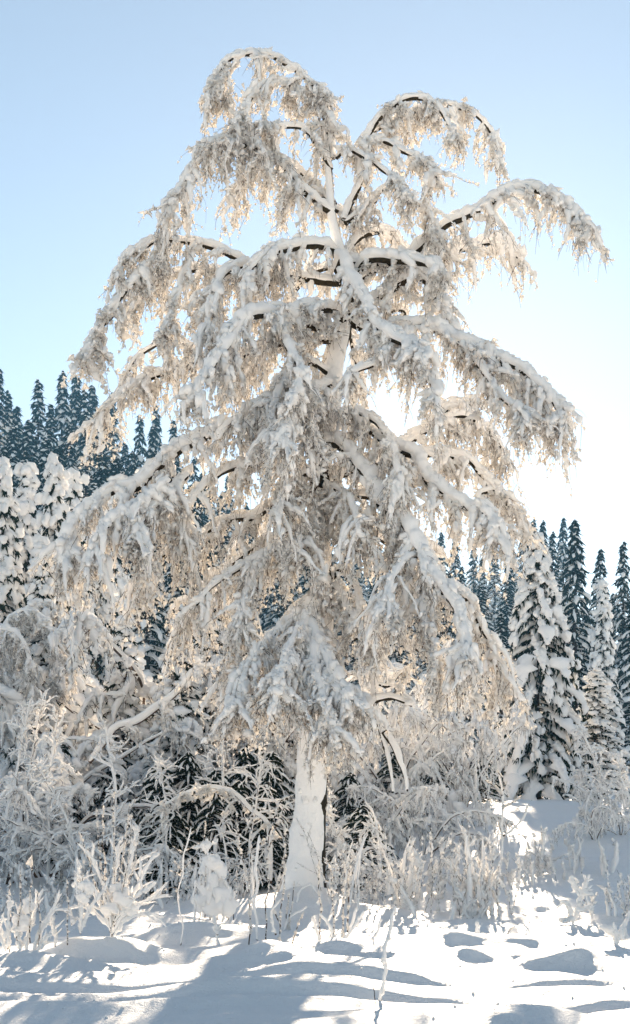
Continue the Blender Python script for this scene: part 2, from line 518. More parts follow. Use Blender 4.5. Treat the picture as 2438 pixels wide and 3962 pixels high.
# (points, depth at start, depth at tip, radius at start (m), radius at tip, snow thickness, secondaries per metre, their length, strand length)
LIMBS = [
 # crown top, bowed over to the west
 (c1((695, 520), (682, 430), (655, 330), (640, 270), (610, 225), (540, 165), (460, 122), (390, 104), (320, 116), (272, 152), (238, 205), (224, 255)), 0, -0.5, .050, .014, .075, 12, .75, .50),
 (c1((690, 560), (640, 470), (575, 400), (450, 392), (370, 412), (300, 442), (250, 445), (205, 470)), 0, -.9, .038, .014, .07, 9, .75, .55),
 (c1((640, 300), (560, 250), (480, 215), (410, 240), (360, 310), (320, 380)), 0, -.8, .03, .01, .08, 11, .6, .5),
 (c1((640, 285), (655, 245), (668, 260), (676, 330), (690, 420)), 0, .3, .02, .01, .05, 12, .5, .45),
 # upper left shoulder
 (c1((700, 730), (625, 680), (545, 605), (490, 525), (440, 492), (380, 466), (310, 455), (245, 458), (190, 502), (130, 585), (85, 660), (66, 730)), 0, -1.2, .065, .018, .10, 10, .85, .60),
 (c1((700, 700), (640, 640), (560, 560), (480, 520), (410, 540), (350, 600), (310, 680)), 0, 1.3, .05, .015, .09, 9, .8, .6),
 # right swan-necked arches
 (c1((735, 760), (795, 620), (812, 490), (832, 435), (872, 368), (930, 310), (990, 280), (1060, 286), (1105, 320), (1140, 380), (1160, 430)), 0, -.4, .06, .018, .075, 7, .6, .50),
 (c1((845, 420), (920, 378), (990, 345), (1060, 312), (1120, 304), (1200, 325), (1260, 358), (1308, 410), (1332, 470), (1340, 520)), -.1, .5, .04, .014, .07, 8, .55, .50),
 (c1((705, 520), (745, 482), (795, 500), (845, 530), (895, 565), (945, 615), (975, 665)), 0, -1.0, .03, .012, .07, 8, .55, .5),
 (c1((830, 450), (900, 450), (960, 485), (1015, 510), (1060, 545), (1098, 590)), -.1, -.9, .03, .012, .06, 8, .55, .5),
 (c1((740, 770), (850, 690), (872, 652), (912, 628), (955, 645), (1010, 685), (1060, 715), (1090, 775)), 0, -.8, .045, .015, .08, 8, .65, .55),
 # long right limb with the dome at its tip
 (c1((730, 930), (820, 925), (920, 915), (1000, 885), (1080, 822), (1150, 765), (1210, 738), (1300, 690), (1370, 648), (1430, 636)) + [(1300, 462), (1350, 490), (1392, 532), (1402, 562)], 0, -1.0, .085, .02, .12, 8, .75, .60),
 (c3((330, 240), (480, 160), (580, 165), (680, 130), (790, 95), (880, 72), (980, 52), (1060, 42), (1110, 80), (1140, 130)), 0, .6, .075, .02, .13, 7, .75, .65),
 (c1((735, 900), (790, 830), (840, 802), (905, 802), (940, 832), (955, 885)), 0, 1.2, .055, .03, .10, 7, .7, .6),
 (c3((330, 250), (400, 140), (520, 127), (600, 132), (690, 148), (760, 190)), 0, -1.3, .07, .03, .13, 5, .6, .5),
 # stout right limb
 (c3((310, 400), (420, 338), (500, 282), (580, 232), (635, 202), (700, 240), (750, 330), (800, 430), (850, 510), (905, 560), (960, 582), (1025, 612), (1070, 650)), 0, -.6, .095, .022, .13, 8, .75, .6),
 (c3((330, 430), (450, 500), (520, 472), (600, 455), (680, 442), (760, 480), (830, 520), (880, 540), (950, 562), (1010, 590), (1080, 630), (1130, 652), (1180, 690), (1240, 742), (1290, 795), (1330, 855), (1358, 925)), 0, -1.8, .085, .018, .14, 9, .85, .65),
 (c3((880, 540), (935, 630), (1000, 720), (1060, 800), (1130, 860), (1195, 892)), -.9, -2.0, .04, .016, .10, 9, .75, .65),
 (c3((1060, 640), (1105, 705), (1160, 762), (1200, 822), (1222, 900)), -1.3, -1.2, .035, .014, .09, 9, .7, .6),
 (c3((330, 420), (440, 440), (500, 392), (540, 372), (582, 382), (588, 430)), 0, .8, .05, .03, .10, 3, .5, .5),
 # limb coming down the front
 (c3((262, 190), (292, 122), (305, 180), (342, 262), (392, 342), (422, 420), (482, 482), (560, 532), (640, 572), (705, 592)), 0, -2.6, .075, .03, .145, 6, .6, .55),
 (c3((480, 480), (560, 540), (620, 612), (680, 692), (722, 745), (742, 805)), -1.5, -2.7, .04, .018, .13, 8, .7, .6),
 (c3((420, 420), (465, 510), (480, 590), (440, 640), (380, 660), (330, 690)), -1.2, -2.2, .03, .015, .10, 8, .6, .5),
 # lower right
 (c3((235, 905), (370, 922), (440, 972), (500, 1022), (560, 1055), (650, 1100), (685, 1182), (742, 1242), (805, 1292), (882, 1332), (962, 1362), (1015, 1390)) + c5((1350, 412), (1392, 462), (1412, 530)), 0, -1.9, .085, .02, .16, 8, .85, .70),
 (c3((225, 1190), (362, 1140), (432, 1118), (502, 1088), (562, 1058), (642, 992), (702, 952), (782, 872), (852, 852), (915, 832)), 0, 1.6, .10, .025, .15, 7, .9, .75),
 (c3((540, 1065), (660, 1080), (740, 1080), (820, 1092), (900, 1112), (962, 1182), (1012, 1232), (1052, 1272), (1092, 1332), (1142, 1372)), .2, .6, .06, .018, .12, 9, .85, .75),
 (c3((1040, 1250), (990, 1258), (950, 1272), (940, 1325)), .5, .2, .03, .02, .07, 2, .4, .4),
 (c3((700, 960), (800, 900), (900, 900), (980, 950), (1050, 1040), (1090, 1100)), .8, 1.2, .04, .014, .09, 9, .85, .8),
 # huge snow-laden limb down the front right
 (c5((545, 200), (556, 112), (600, 78), (660, 95), (722, 165), (772, 225), (822, 302), (852, 372), (922, 432), (982, 492), (1022, 562), (1052, 622), (1082, 702), (1122, 762), (1172, 822), (1212, 882), (1232, 962), (1258, 1060), (1272, 1150)), 0, -3.0, .11, .025, .165, 8, .85, .75),
 (c5((1120, 760), (1230, 800), (1290, 880), (1340, 990), (1390, 1080), (1420, 1170), (1430, 1240)), -1.8, -1.4, .045, .015, .09, 10, .9, .75),
 (c5((1050, 620), (980, 650), (920, 720), (880, 800), (870, 900)), -1.6, -2.9, .04, .016, .11, 9, .85, .75),
 (c5((1080, 700), (1070, 820), (1060, 930), (1090, 1040), (1100, 1150)), -1.7, -2.6, .04, .016, .10, 10, .9, .8),
 # lower front: the fan in front of the stem
 (c5((585, 800), (575, 765), (540, 810), (500, 900), (505, 970), (545, 1050), (585, 1130), (612, 1205), (655, 1265), (705, 1325)), 0, -2.6, .085, .02, .13, 14, .85, .7),
 (c5((540, 820), (450, 900), (370, 970), (300, 1040), (240, 1110), (190, 1190), (160, 1280), (150, 1360)), -.4, -2.2, .05, .015, .09, 15, .85, .75),
 (c5((510, 930), (440, 1010), (390, 1100), (360, 1190), (340, 1280)), -1.0, -2.8, .045, .015, .09, 15, .9, .8),
 (c5((530, 1020), (520, 1100), (530, 1200), (560, 1300), (590, 1400), (600, 1480)), -1.4, -2.9, .045, .015, .10, 14, .8, .65),
 (c5((590, 780), (640, 800), (690, 900), (740, 960), (780, 1040)), 0, -1.5, .04, .014, .10, 9, .6, .5),
 (c5((610, 740), (655, 692), (692, 742), (732, 802), (742, 882), (744, 955)), 0, -.9, .05, .025, .09, 6, .5, .45),
 # dead hanging stub
 (c5((600, 900), (700, 870), (780, 1000), (820, 1100), (820, 1250), (815, 1335)), .2, -.6, .05, .045, .08, 2, .5, .4),
 (c9((672, 330), (690, 400), (730, 540), (760, 670), (782, 790), (786, 860)), -.6, -.8, .065, .02, .03, 0, .4, .3),
 (c9((735, 500), (780, 570), (820, 660), (850, 740), (868, 850)), -.7, -.9, .055, .02, .05, 0, .4, .3),
 (c9((600, 400), (640, 350), (700, 318), (780, 300), (850, 320), (900, 345)), -.5, -.9, .035, .02, .09, 1, .4, .3),
 (c9((690, 310), (690, 230), (760, 235), (830, 170), (890, 130)), -.6, -.3, .03, .012, .05, 3, .4, .4),
 # left side, top to bottom
 (c2((1460, 190), (1390, 142), (1290, 132), (1180, 152), (1100, 172), (1040, 205), (990, 260), (950, 330)), 0, -1.3, .075, .02, .13, 8, .85, .65),
 (c2((1465, 330), (1200, 300), (1060, 262), (930, 212), (860, 172), (780, 142), (700, 122), (600, 112), (500, 112), (420, 152), (342, 192), (302, 242), (290, 300)), 0, -.8, .085, .014, .10, 6, .65, .55),
 (c2((700, 125), (672, 202), (650, 262), (622, 332), (600, 402), (572, 462), (562, 545)), -.5, -1.2, .03, .012, .10, 9, .6, .5),
 (c2((560, 125), (470, 222), (402, 302), (352, 352), (302, 402), (272, 452), (250, 512), (200, 562), (170, 612), (132, 682), (114, 745)), -.6, -1.2, .035, .014, .12, 9, .6, .55),
 (c2((1200, 330), (1060, 332), (950, 322), (880, 292), (780, 272), (700, 262), (600, 292), (500, 322), (430, 372), (380, 450)), 0, .5, .06, .014, .11, 8, .8, .65),
 (c2((1100, 310), (1000, 260), (920, 250), (840, 300), (790, 400), (770, 500), (760, 600)), -.2, -1.4, .04, .014, .12, 10, .85, .7),
 (c2((1470, 560), (1440, 482), (1350, 470), (1260, 472), (1200, 502), (1150, 540), (1140, 560), (1170, 622), (1212, 722), (1252, 782), (1242, 872), (1222, 952)), 0, -2.2, .075, .025, .12, 7, .7, .55),
 (c2((1470, 600), (1300, 560), (1150, 510), (1040, 498), (962, 522), (902, 602), (852, 682), (802, 752), (742, 842), (702, 922)), 0, -2.9, .075, .03, .15, 7, .85, .65),
 (c2((1460, 640), (1350, 642), (1250, 652), (1150, 680), (1050, 720), (960, 790), (900, 870)), 0, 1.2, .06, .016, .10, 9, .9, .75),
 (c2((1200, 640), (1000, 700), (850, 735), (700, 752), (540, 812), (400, 862), (282, 942), (222, 1002), (192, 1062)), 0, .8, .06, .015, .11, 9, .85, .7),
 (c2((700, 700), (600, 640), (520, 650), (430, 700), (370, 760), (330, 840)), .4, 1.0, .03, .012, .09, 9, .7, .65),
 (c2((1420, 1120), (1250, 1090), (1050, 1082), (900, 1102), (800, 1122), (700, 1172), (620, 1212), (530, 1282), (440, 1372), (380, 1420)) + c4((760, 822), (660, 882), (560, 972), (492, 1032), (442, 1132), (432, 1232), (440, 1330)), 0, -2.0, .10, .022, .16, 10, .85, .70),
 (c4((1100, 760), (960, 900), (860, 960), (760, 1020), (680, 1100), (620, 1190), (590, 1280)), -1.5, -2.4, .04, .016, .13, 11, .85, .7),
 (c4((1250, 700), (1100, 850), (1000, 950), (920, 1040), (880, 1120)), -.8, -2.2, .04, .016, .11, 11, .95, .8),
 ([(765, 1190), (680, 1195)] + c4((1660, 1000), (1512, 1022), (1380, 1082), (1270, 1152), (1140, 1202), (1000, 1300), (900, 1400)), 0, -.6, .085, .02, .09, 9, .95, .85),
 ([(770, 1240), (650, 1290), (560, 1350), (480, 1420), (430, 1500)], 0, .9, .06, .02, .08, 10, 1.0, .9),
 ([(770, 1150), (700, 1120), (620, 1110), (540, 1130), (470, 1190), (430, 1260)], 0, -1.2, .06, .02, .11, 9, .9, .8),
 (c2((1460, 800), (1400, 880), (1300, 900), (1200, 920), (1100, 960), (1000, 1000), (940, 1060)), 0, -1.6, .06, .02, .13, 9, .85, .75),
 (c2((1250, 870), (1240, 960), (1210, 1040), (1180, 1120), (1160, 1200)), -1.2, -2.6, .035, .016, .13, 9, .75, .6),
 (c2((1440, 1000), (1380, 960), (1330, 1020), (1310, 1120), (1290, 1240)), 0, -1.6, .035, .016, .09, 9, .75, .65),
 ([(800, 900), (740, 870), (690, 900), (660, 970), (650, 1050)], 0, -1.9, .045, .018, .10, 10, .80, .65),
 ([(790, 1010), (850, 990), (910, 1020), (945, 1090), (955, 1170)], 0, -1.7, .045, .018, .10, 10, .80, .65),
 ([(770, 1260), (850, 1235), (920, 1260), (965, 1330), (980, 1420)], 0, -1.2, .045, .018, .09, 11, .85, .75),
 ([(775, 1330), (700, 1310), (630, 1340), (590, 1420), (575, 1500)], 0, -1.3, .045, .018, .09, 11, .85, .75),
 (c5((540, 260), (500, 230), (440, 250), (380, 330), (350, 420)), 0, -1.6, .05, .02, .10, 9, .9, .8),
 (c5((560, 330), (620, 300), (680, 340), (720, 420), (740, 520)), 0, -1.8, .05, .02, .08, 10, .85, .85),
 (c5((560, 450), (500, 470), (460, 530), (440, 610)), 0, -1.5, .05, .02, .08, 10, .85, .85),
]
# boughs on the far side of the stem, partly hidden by the near ones
rb = np.random.default_rng(77)
BACK = []
for (v, ang, Ln) in ((1450, 70, 2.8), (1290, 40, 3.0), (1180, 130, 2.9), (920, 140, 2.6), (780, 80, 2.2), (640, 130, 2.2), (500, 60, 1.7), (1330, 205, 2.9), (1200, 335, 2.7), (1540, 195, 2.5), (1560, 345, 2.6), (1010, 200, 2.4)):
    BACK.append((v, ang, Ln))

tr = np.array(TRUNK, float)
birch = thing("weeping_birch", "tall snow-plastered weeping birch standing alone in the middle of the clearing", "birch tree", tuple(base))
tp = np.array([W(u, v, TREE_Y) for u, v, r in TRUNK])
tp = catmull(np.column_stack([tp, tr[:, 2] / 130.0]), 170)
tz = tp[:, :3] - base
tubes_a = Acc()
tubes(tubes_a, tz[None], tp[None, :, 3] * 0.95, 20, lump=0.03, lf=9.0)
trunk = add_obj("trunk", tubes_a.mesh("trunk", M_BARK), birch)
sa = Acc()
snowcover(sa, tz[None], tp[None, :, 3] * 0.95, np.clip(0.10 + 0.0 * tp[None, :, 3], 0.03, tp[None, :, 3] * 0.55) * np.clip(np.interp(1943.0 - (tz[None, :, 2] + base[2] - CAM_Z) * F / TREE_Y, [250, 480, 600, 650, 760, 800, 860, 1040, 1080, 1180, 1220, 1330, 1370, 1440, 1500, 2200], [.6, .35, .5, .12, .08, .35, 1, 1, .12, .12, .7, .9, .15, .2, 1, 1]) * (1 + 0.5 * vnoise(tz[None], 3.0, 17)), 0.05, 1.1), 32, lump=0.55, lf=3.6, side=nrm(np.array([-0.35, -0.92, 0.2])), bare=0.12)
rt = np.random.default_rng(31)
K = 60
q, T = lerp_path(tz, rt.uniform(0.0, 0.52, K)); rq = np.interp(q[:, 2], tz[:, 2], tp[:, 3])
an_ = rt.normal(size=K) * 0.75
dq = np.stack([np.sin(an_) - 0.18, -np.cos(an_), 0 * an_], -1)
pr = rt.uniform(0.03, 0.075, K)
puffs(sa, q + nrm(dq) * (rq * 1.0 + 0.070 - pr * 0.78)[:, None], T + rt.normal(size=(K, 3)) * 0.5, pr, rt)
add_obj("snow_cover", sa.mesh("trunk_snow", M_TRUNKSNOW), trunk)

def trunk_at(v):
    z = CAM_Z + (1943.0 - v) / F * TREE_Y - base[2]
    i = int(np.argmin(abs(tz[:, 2] - z)))
    return tz[i]

def foliate(P, rng, tw, sn, cl, dens, Lsec, Lstr, t0=0.08, snow=0.10, mstr=7, clump_r=0.021, nclump=7.0, strand_r=0.0048, g1=2.1, spread=0.70, outward=0.55, npuff=9.0, bare=0.2):
    """hanging branchlets and twigs with snow on them, along one limb"""
    seg = np.linalg.norm(np.diff(P, axis=0), axis=1).sum()
    N = max(int(seg * dens * 1.25), 0)
    if N == 0:
        return
    s = t0 + (1 - t0) * (1 - rng.random(N) ** 1.1)
    ke = min(N, max(2, N // 9))
    s[:ke] = rng.uniform(0.93, 1.0, ke)
    p0, T = lerp_path(P, s)
    side = np.concatenate([rng.normal(size=(N, 2)), rng.normal(size=(N, 1)) * 0.25], 1)
    T = T.copy(); T[:, 2] = np.minimum(T[:, 2], -0.05)
    side = nrm(side); side[:, 2] = -abs(side[:, 2]) * 0.8
    d0 = T * outward + side * spread - UP * 0.05
    L = Lsec * rng.uniform(0.30, 1.30, N)
    S = grow(p0, d0, L, 9, g1 * np.exp(rng.normal(size=(N, 1)) * 0.55 - 0.15), 0.15, rng)
    RS = 0.011 * np.linspace(1, 0.25, 9)[None] * rng.uniform(0.7, 1.2, (N, 1))
    tubes(tw, S, RS, 3)
    up_prof = np.array([0.7, 1, 1, 1, .9, .75, .55, .35, .1])[None]
    load = rng.uniform(0.25, 1.15, (N, 1))
    th = snow * 0.62 * up_prof * load * np.clip(np.exp(rng.normal(size=(N, 9)) * 0.3), 0.4, 1.6)
    snowcover(sn, S, RS * 1.2 + 0.004, th, 5, lump=0.6, lf=11.0, seed=int(rng.integers(1000)), bare=bare)
    K = int(N * npuff)
    pi_ = rng.integers(0, N, K)
    pt = rng.uniform(0.03, 0.95, K)
    pp, pT = lerp_paths(S, pi_, pt)
    pr = snow * (0.18 + 0.60 * rng.random(K) ** 1.8) * (1.05 - 0.50 * pt) * (0.6 + 0.55 * load[pi_, 0])
    puffs(sn, pp + WIND * (pr * 0.55)[:, None] + rng.normal(size=(K, 3)) * (pr * 0.5)[:, None], pT + rng.normal(size=(K, 3)) * 0.25, pr, rng, long=(1.1, 2.6))
    # twigs
    M = int(N * mstr)
    idx = rng.integers(0, N, M)
    t = rng.uniform(0.08, 1.0, M)
    q0, Ts = lerp_paths(S, idx, t)
    d0 = Ts * 0.50 + nrm(rng.normal(size=(M, 3))) * 0.75 + np.array([0, 0, -0.45])
    Ls = Lstr * rng.uniform(0.15, 0.95, M)
    Q = grow(q0, d0, Ls, 4, 3.2, 0.27, rng)
    tubes(tw, Q, strand_r * np.linspace(1, 0.45, 4)[None] * rng.uniform(0.7, 1.3, (M, 1)), 3)
    K = int(M * nclump)
    ci = rng.integers(0, M, K)
    ct = rng.uniform(0.03, 1.0, K)
    cp, cT = lerp_paths(Q, ci, ct)
    r = clump_r * np.exp(rng.normal(size=K) * 0.42) * (1.25 - 0.5 * ct)
    l = r * rng.uniform(1.0, 2.0, K)
    clumps(cl, cp + WIND * (r * 0.45)[:, None] + rng.normal(size=(K, 3)) * (r * 0.5)[:, None], cT + rng.normal(size=(K, 3)) * 0.5, r, l, rng)

def add_limb(P, r0, r1, thick, dens, Lsec, Lstr, rng, t0=0.06, mstr=8):
    n = len(P)
    rad = (r0 + (r1 - r0) * np.linspace(0, 1, n) ** 0.8)[None]
    la, sn, tw, cl = Acc(), Acc(), Acc(), Acc()
    tubes(la, P[None] - UP * (thick * 0.20) * np.sin(np.linspace(0, math.pi, n) ** 0.8)[None, :, None], rad * 1.12, 8, lump=0.012, lf=8.0, seed=int(rng.integers(999)))
    prof = np.interp(np.linspace(0, 1, n), [0, .06, .5, .9, 1], [.45, .8, 1, .75, .35])
    snowcover(sn, P[None], rad, thick * 0.78 * prof[None], 12, lump=0.85, lf=6.5, seed=int(rng.integers(999)), bare=-0.06)
    seg = np.linalg.norm(np.diff(P, axis=0), axis=1).sum()
    K = int(seg * 22)
    q, T = lerp_path(P, 1 - rng.uniform(0, 0.96, K) ** 1.3)
    pr = thick * rng.uniform(0.20, 0.50, K)
    puffs(sn, q + nrm(WIND + UP * 1.5) * (thick * 0.62 + r1) + rng.normal(size=(K, 3)) * thick * 0.22, T, pr, rng, long=(1.4, 3.2))
    foliate(P, rng, tw, sn, cl, dens, Lsec, Lstr, t0=t0, snow=np.clip(thick, 0.10, 0.13), mstr=mstr, nclump=rng.uniform(3.5, 7.0), strand_r=0.0044, clump_r=0.0225, npuff=20.0 if dens > 13 else 11.0)
    limb = add_obj("limb", la.mesh("limb", M_BARK), birch)
    add_obj("snow_cover", sn.mesh("limb_snow", M_SNOW), limb)
    if tw.n:
        add_obj("twigs", tw.mesh("limb_twigs", M_TWIG), limb, kind="stuff")
    if cl.n:
        add_obj("twig_snow", cl.mesh("limb_twig_snow", M_CLUMP), limb, kind="stuff")

for i, (pts, dy0, dy1, r0, r1, thick, dens, Lsec, Lstr) in enumerate(LIMBS):
    rng = np.random.default_rng(100 + i)
    p = np.array(pts)
    seg = np.concatenate([[0], np.cumsum(np.linalg.norm(np.diff(p, axis=0), axis=1))])
    s = seg / seg[-1]
    P = np.array([W(u, v, TREE_Y + dy0 + (dy1 - dy0) * k ** 0.9) for (u, v), k in zip(pts, s)]) - base
    m = max(18, int(seg[-1] / 5.5))
    P = catmull(P, m)
    P = P + 0.022 * np.stack([vnoise(P, 3.0, 11 + i), vnoise(P, 3.0, 211 + i), vnoise(P, 3.0, 411 + i)], -1)
    add_limb(P, r0, r1, thick, dens, Lsec, Lstr, rng)
for i, (v, ang, Ln) in enumerate(BACK):
    rng = np.random.default_rng(900 + i)
    a_ = R_(ang)
    p0 = trunk_at(v)
    d0 = np.array([math.cos(a_), math.sin(a_), 0.35])
    P = grow(p0[None], d0[None], np.array([Ln]), 22, 0.42, 0.07, rng)[0]
    add_limb(P, 0.05, 0.016, 0.10, 4.2, .90, .70, rng, mstr=5)

# ---------------------------------------------------------------- spruces
def cones(acc, C, d, r, l, rng):
    """needle sprigs: slender three-sided spikes"""
    N = len(C)
    d = nrm(d)
    A = nrm(np.cross(d, nrm(rng.normal(size=(N, 3))))); B = np.cross(d, A)
    r = r[:, None]
    V = np.stack([C + A * r, C + (-0.5 * A + 0.87 * B) * r, C + (-0.5 * A - 0.87 * B) * r, C + d * l[:, None]], 1)
    acc.add(V, tris=(np.arange(N) * 4)[:, None, None] + np.array([[0, 1, 3], [1, 2, 3], [2, 0, 3]])[None])

def pillows(acc, P, Wd, Ht, k, seed, lump=0.9, lf=4.5):
    """snow lying along boughs: flattened lumpy tubes, arched on top"""
    N, n, _ = P.shape
    T, A, B = frames(P)
    B = B * np.sign(B[..., 2:3] + 1e-9)
    th = np.arange(k) * 2 * math.pi / k
    c, sn = np.cos(th)[None, None, :, None], np.sin(th)[None, None, :, None]
    nz = 1 + lump * (0.7 * vnoise(P[:, :, None, :] + A[:, :, None, :] * c * 0.15 + B[:, :, None, :] * sn * 0.15, lf, seed) + 0.3 * vnoise(P[:, :, None, :] + A[:, :, None, :] * c * 0.2, lf * 2.5, seed + 5))
    V = P[:, :, None, :] + (A[:, :, None, :] * c * Wd[:, :, None, None] + B[:, :, None, :] * np.where(sn > 0, sn, sn * 0.35) * Ht[:, :, None, None]) * nz[..., None]
    acc.add(V, ring_quads(N, n, k))

def bough_paths(z, L, ang, droop, n, rng, rise=0.12):
    t = np.linspace(0, 1, n)[None]
    L = L[:, None]
    out = L * (1 - (1 - t) ** 1.7)
    dz = rise * L * t * (1 - t) - droop[:, None] * L * t ** 1.35
    wob = 0.05 * L * np.sin(t * 4 + rng.uniform(0, 6, (len(z), 1)))
    ca, sa_ = np.cos(ang)[:, None], np.sin(ang)[:, None]
    return np.stack([ca * out - sa_ * wob, sa_ * out + ca * wob, z[:, None] + dz], -1)

def needles(acc, P, L, M, rng, size, fan=0.26):
    N, n, _ = P.shape
    K = N * M
    idx = np.repeat(np.arange(N), M)
    t = rng.uniform(0.12, 1.0, K)
    p, T = lerp_paths(P, idx, t)
    lat = nrm(np.cross(T, UP))
    off = rng.normal(size=K) * fan * 0.5 * L[idx] * np.sin(np.pi * np.clip(t * 0.85 + 0.1, 0, 1))
    out = nrm(P[idx, -1] - P[idx, 0])
    d = np.array([0, 0, -0.75]) + out * 0.5 + lat * (np.sign(off) * 0.35)[:, None] + rng.normal(size=(K, 3)) * 0.35
    C = p + lat * off[:, None] - UP * (0.25 * abs(off))[:, None]
    cones(acc, C, d, size * 0.16 * rng.uniform(0.7, 1.4, K), size * rng.uniform(0.5, 1.5, K), rng)

def spruce_parts(H, Rb, rng, gap, nb, snow, M, size, z0=0.06, droop=(0.55, 1.25), power=0.85, n=6, k=5, split=False, puff=0, pr_=0.12):
    NB = int(H / gap * nb * 0.62)
    t = (np.arange(NB) + rng.uniform(0, 1, NB)) / NB
    zs = H * (z0 + (0.985 - z0) * (1 - (1 - t) ** 0.72 if False else t ** 0.92))
    f = 1 - zs / H
    Ls = Rb * f ** power * rng.uniform(0.62, 1.2, NB) + 0.05
    an = np.arange(NB) * 2.39996 + rng.normal(size=NB) * 0.3
    P = bough_paths(zs, Ls, an, rng.uniform(droop[0], droop[1], NB) * (0.55 + 0.6 * (1 - f)), n, rng)
    ta = Acc()
    tz_ = np.linspace(0, H, 12)
    tp_ = np.stack([0.04 * np.sin(tz_), 0.04 * np.cos(tz_ * 0.7), tz_ - 0.3], -1)
    tubes(ta, tp_[None], np.linspace(0.012 * H + 0.03, 0.015, 12)[None], 7)
    w = np.interp(np.linspace(0, 1, n), [0, .15, .55, .9, 1], [.25, .6, 1.0, .75, .08])[None]
    Wd = (0.08 + 0.085 * Ls[:, None]) * w * rng.uniform(0.35, 1.3, (len(zs), 1)) * snow * np.exp(rng.normal(size=(len(zs), n)) * 0.25)
    Ht = Wd * 0.62 + 0.02
    groups = [np.array([i]) for i in range(len(zs))] if split else [np.arange(len(zs))]
    res = []
    for gi, g in enumerate(groups):
        ca, sa_ = Acc(), Acc()
        tubes(ca, P[g], np.linspace(0.03, 0.006, n)[None] * np.ones((len(g), 1)), 3)
        needles(ca, P[g], Ls[g], M, rng, size)
        pillows(sa_, P[g] + UP * 0.04, Wd[g], Ht[g], k, 31 + gi)
        if puff:
            K = int(len(g) * puff)
            pi_ = rng.integers(0, len(g), K)
            q, T = lerp_paths(P[g], pi_, rng.uniform(0.15, 1.0, K))
            r_ = pr_ * rng.uniform(0.45, 1.2, K)
            puffs(sa_, q + UP * (0.05 + r_ * 0.35)[:, None] + rng.normal(size=(K, 3)) * (r_ * 0.55)[:, None], T, r_, rng)
        res.append((ca, sa_))
    return ta, res

def make_spruce(name, label, loc, H, Rb, seed, group=None, needle=M_NEEDLE, **kw):
    rng = np.random.default_rng(seed)
    ta, res = spruce_parts(H, Rb, rng, split=False, **kw)
    t = thing(name, label, "spruce tree", loc, group)
    add_obj("trunk", ta.mesh("spruce_trunk", M_SPBARK), t)
    cr = add_obj("crown", res[0][0].mesh("spruce_crown", needle, smooth=False), t)
    add_obj("snow_cover", res[0][1].mesh("spruce_snow", M_SNOW), t)
    return t

FAR_KW = [dict(gap=.75, nb=8, snow=1.25, M=20, size=.42, power=1.0), dict(gap=.70, nb=8, snow=1.4, M=20, size=.40, power=1.1),
          dict(gap=.85, nb=9, snow=1.15, M=22, size=.46, power=.9), dict(gap=.75, nb=7, snow=1.3, M=20, size=.42, power=.95)]
FAR_R = [3.0, 3.3, 2.9, 2.6]
COLUMN_KW = [dict(gap=.45, nb=8, puff=4, pr_=.19, snow=1.4, M=16, size=.30, power=.75, droop=(.6, 1.1), n=7, k=6), dict(gap=.48, nb=8, puff=4, pr_=.19, snow=1.4, M=18, size=.30, power=.85, droop=(.6, 1.1), n=7, k=6)]

far_proto, col_proto = {}, {}
def place_spruce(kind, k, label, u, vtop, y, group, seed, name, wide=1.0):
    rng = np.random.default_rng(seed)
    x = (u - 756.0) / F * y
    z = ground_h(x, y)
    H = CAM_Z + (1943.0 - vtop) / F * y - z
    store = far_proto if kind == 'far' else col_proto
    H0 = 20.0 if kind == 'far' else 13.0
    sc = H / H0
    rot = rng.uniform(0, 6.28)
    sxy = sc ** 0.6 * wide * rng.uniform(0.9, 1.12)
    if k not in store:
        kw = FAR_KW[k] if kind == 'far' else COLUMN_KW[k]
        rb_ = FAR_R[k] if kind == 'far' else (1.5, 1.75)[k]
        store[k] = make_spruce(name, label, (x, y, z), H0, rb_, 500 + k + (0 if kind == 'far' else 50), group, **kw)
        o = store[k]
        o.location = (x, y, z); o.rotation_euler = (0, 0, rot); o.scale = (sxy, sxy, sc)
        return o
    return copy_tree(store[k], label, (x, y, z), rot, (sxy, sxy, sc), group)

ORD = ["first", "second", "third", "fourth", "fifth", "sixth", "seventh", "eighth", "ninth", "tenth", "eleventh", "twelfth"]
G_SKY = "dark spruces along the western skyline"
for i, (u, v, y) in enumerate([(-2, 875, 150), (20, 930, 158), (40, 968, 165), (92, 903, 150), (122, 962, 138), (150, 882, 152), (182, 890, 160), (203, 925, 142), (222, 915, 155), (268, 935, 160)]):
    place_spruce('far', i % 4, f"tall dark spruce on the left skyline, {ORD[i]} from the photo's edge", u, v, y, G_SKY, 10 + i, "spruce_tree", wide=1.3)
G_SLOPE = "spruces on the slope under the left skyline"
slope = [(30, 1015, 120, "beside the photo's left edge"), (70, 1000, 128, "below a gap in the skyline"), (108, 1040, 112, "above the snow-lumped young spruces"), (166, 1010, 118, "half way down the slope"),
         (206, 990, 124, "under the highest tops"), (243, 1075, 105, "nearest to the birch crown"), (180, 1120, 95, "low down among the pale ones"), (278, 1090, 100, "just behind the golden birch twigs"), (60, 1075, 100, "behind the lumpy white spruces"), (140, 1060, 104, "between two paler ones"), (225, 1150, 88, "at the foot of the slope"), (10, 1060, 104, "lowest at the photo's left edge")]
for i, (u, v, y, ph) in enumerate(slope):
    place_spruce('far', (i + 1) % 4, f"blue-shaded snowy spruce on left slope, {ph}", u, v, y, G_SLOPE, 40 + i, "spruce_tree", wide=1.35)
rf = np.random.default_rng(5)
G_FOR = "forest spruces glimpsed through the birch"
sky_u = [300, 380, 430, 520, 600, 800, 1000, 1260]
sky_v = [1000, 945, 990, 1090, 1150, 1215, 1235, 1262]
n_f = 0
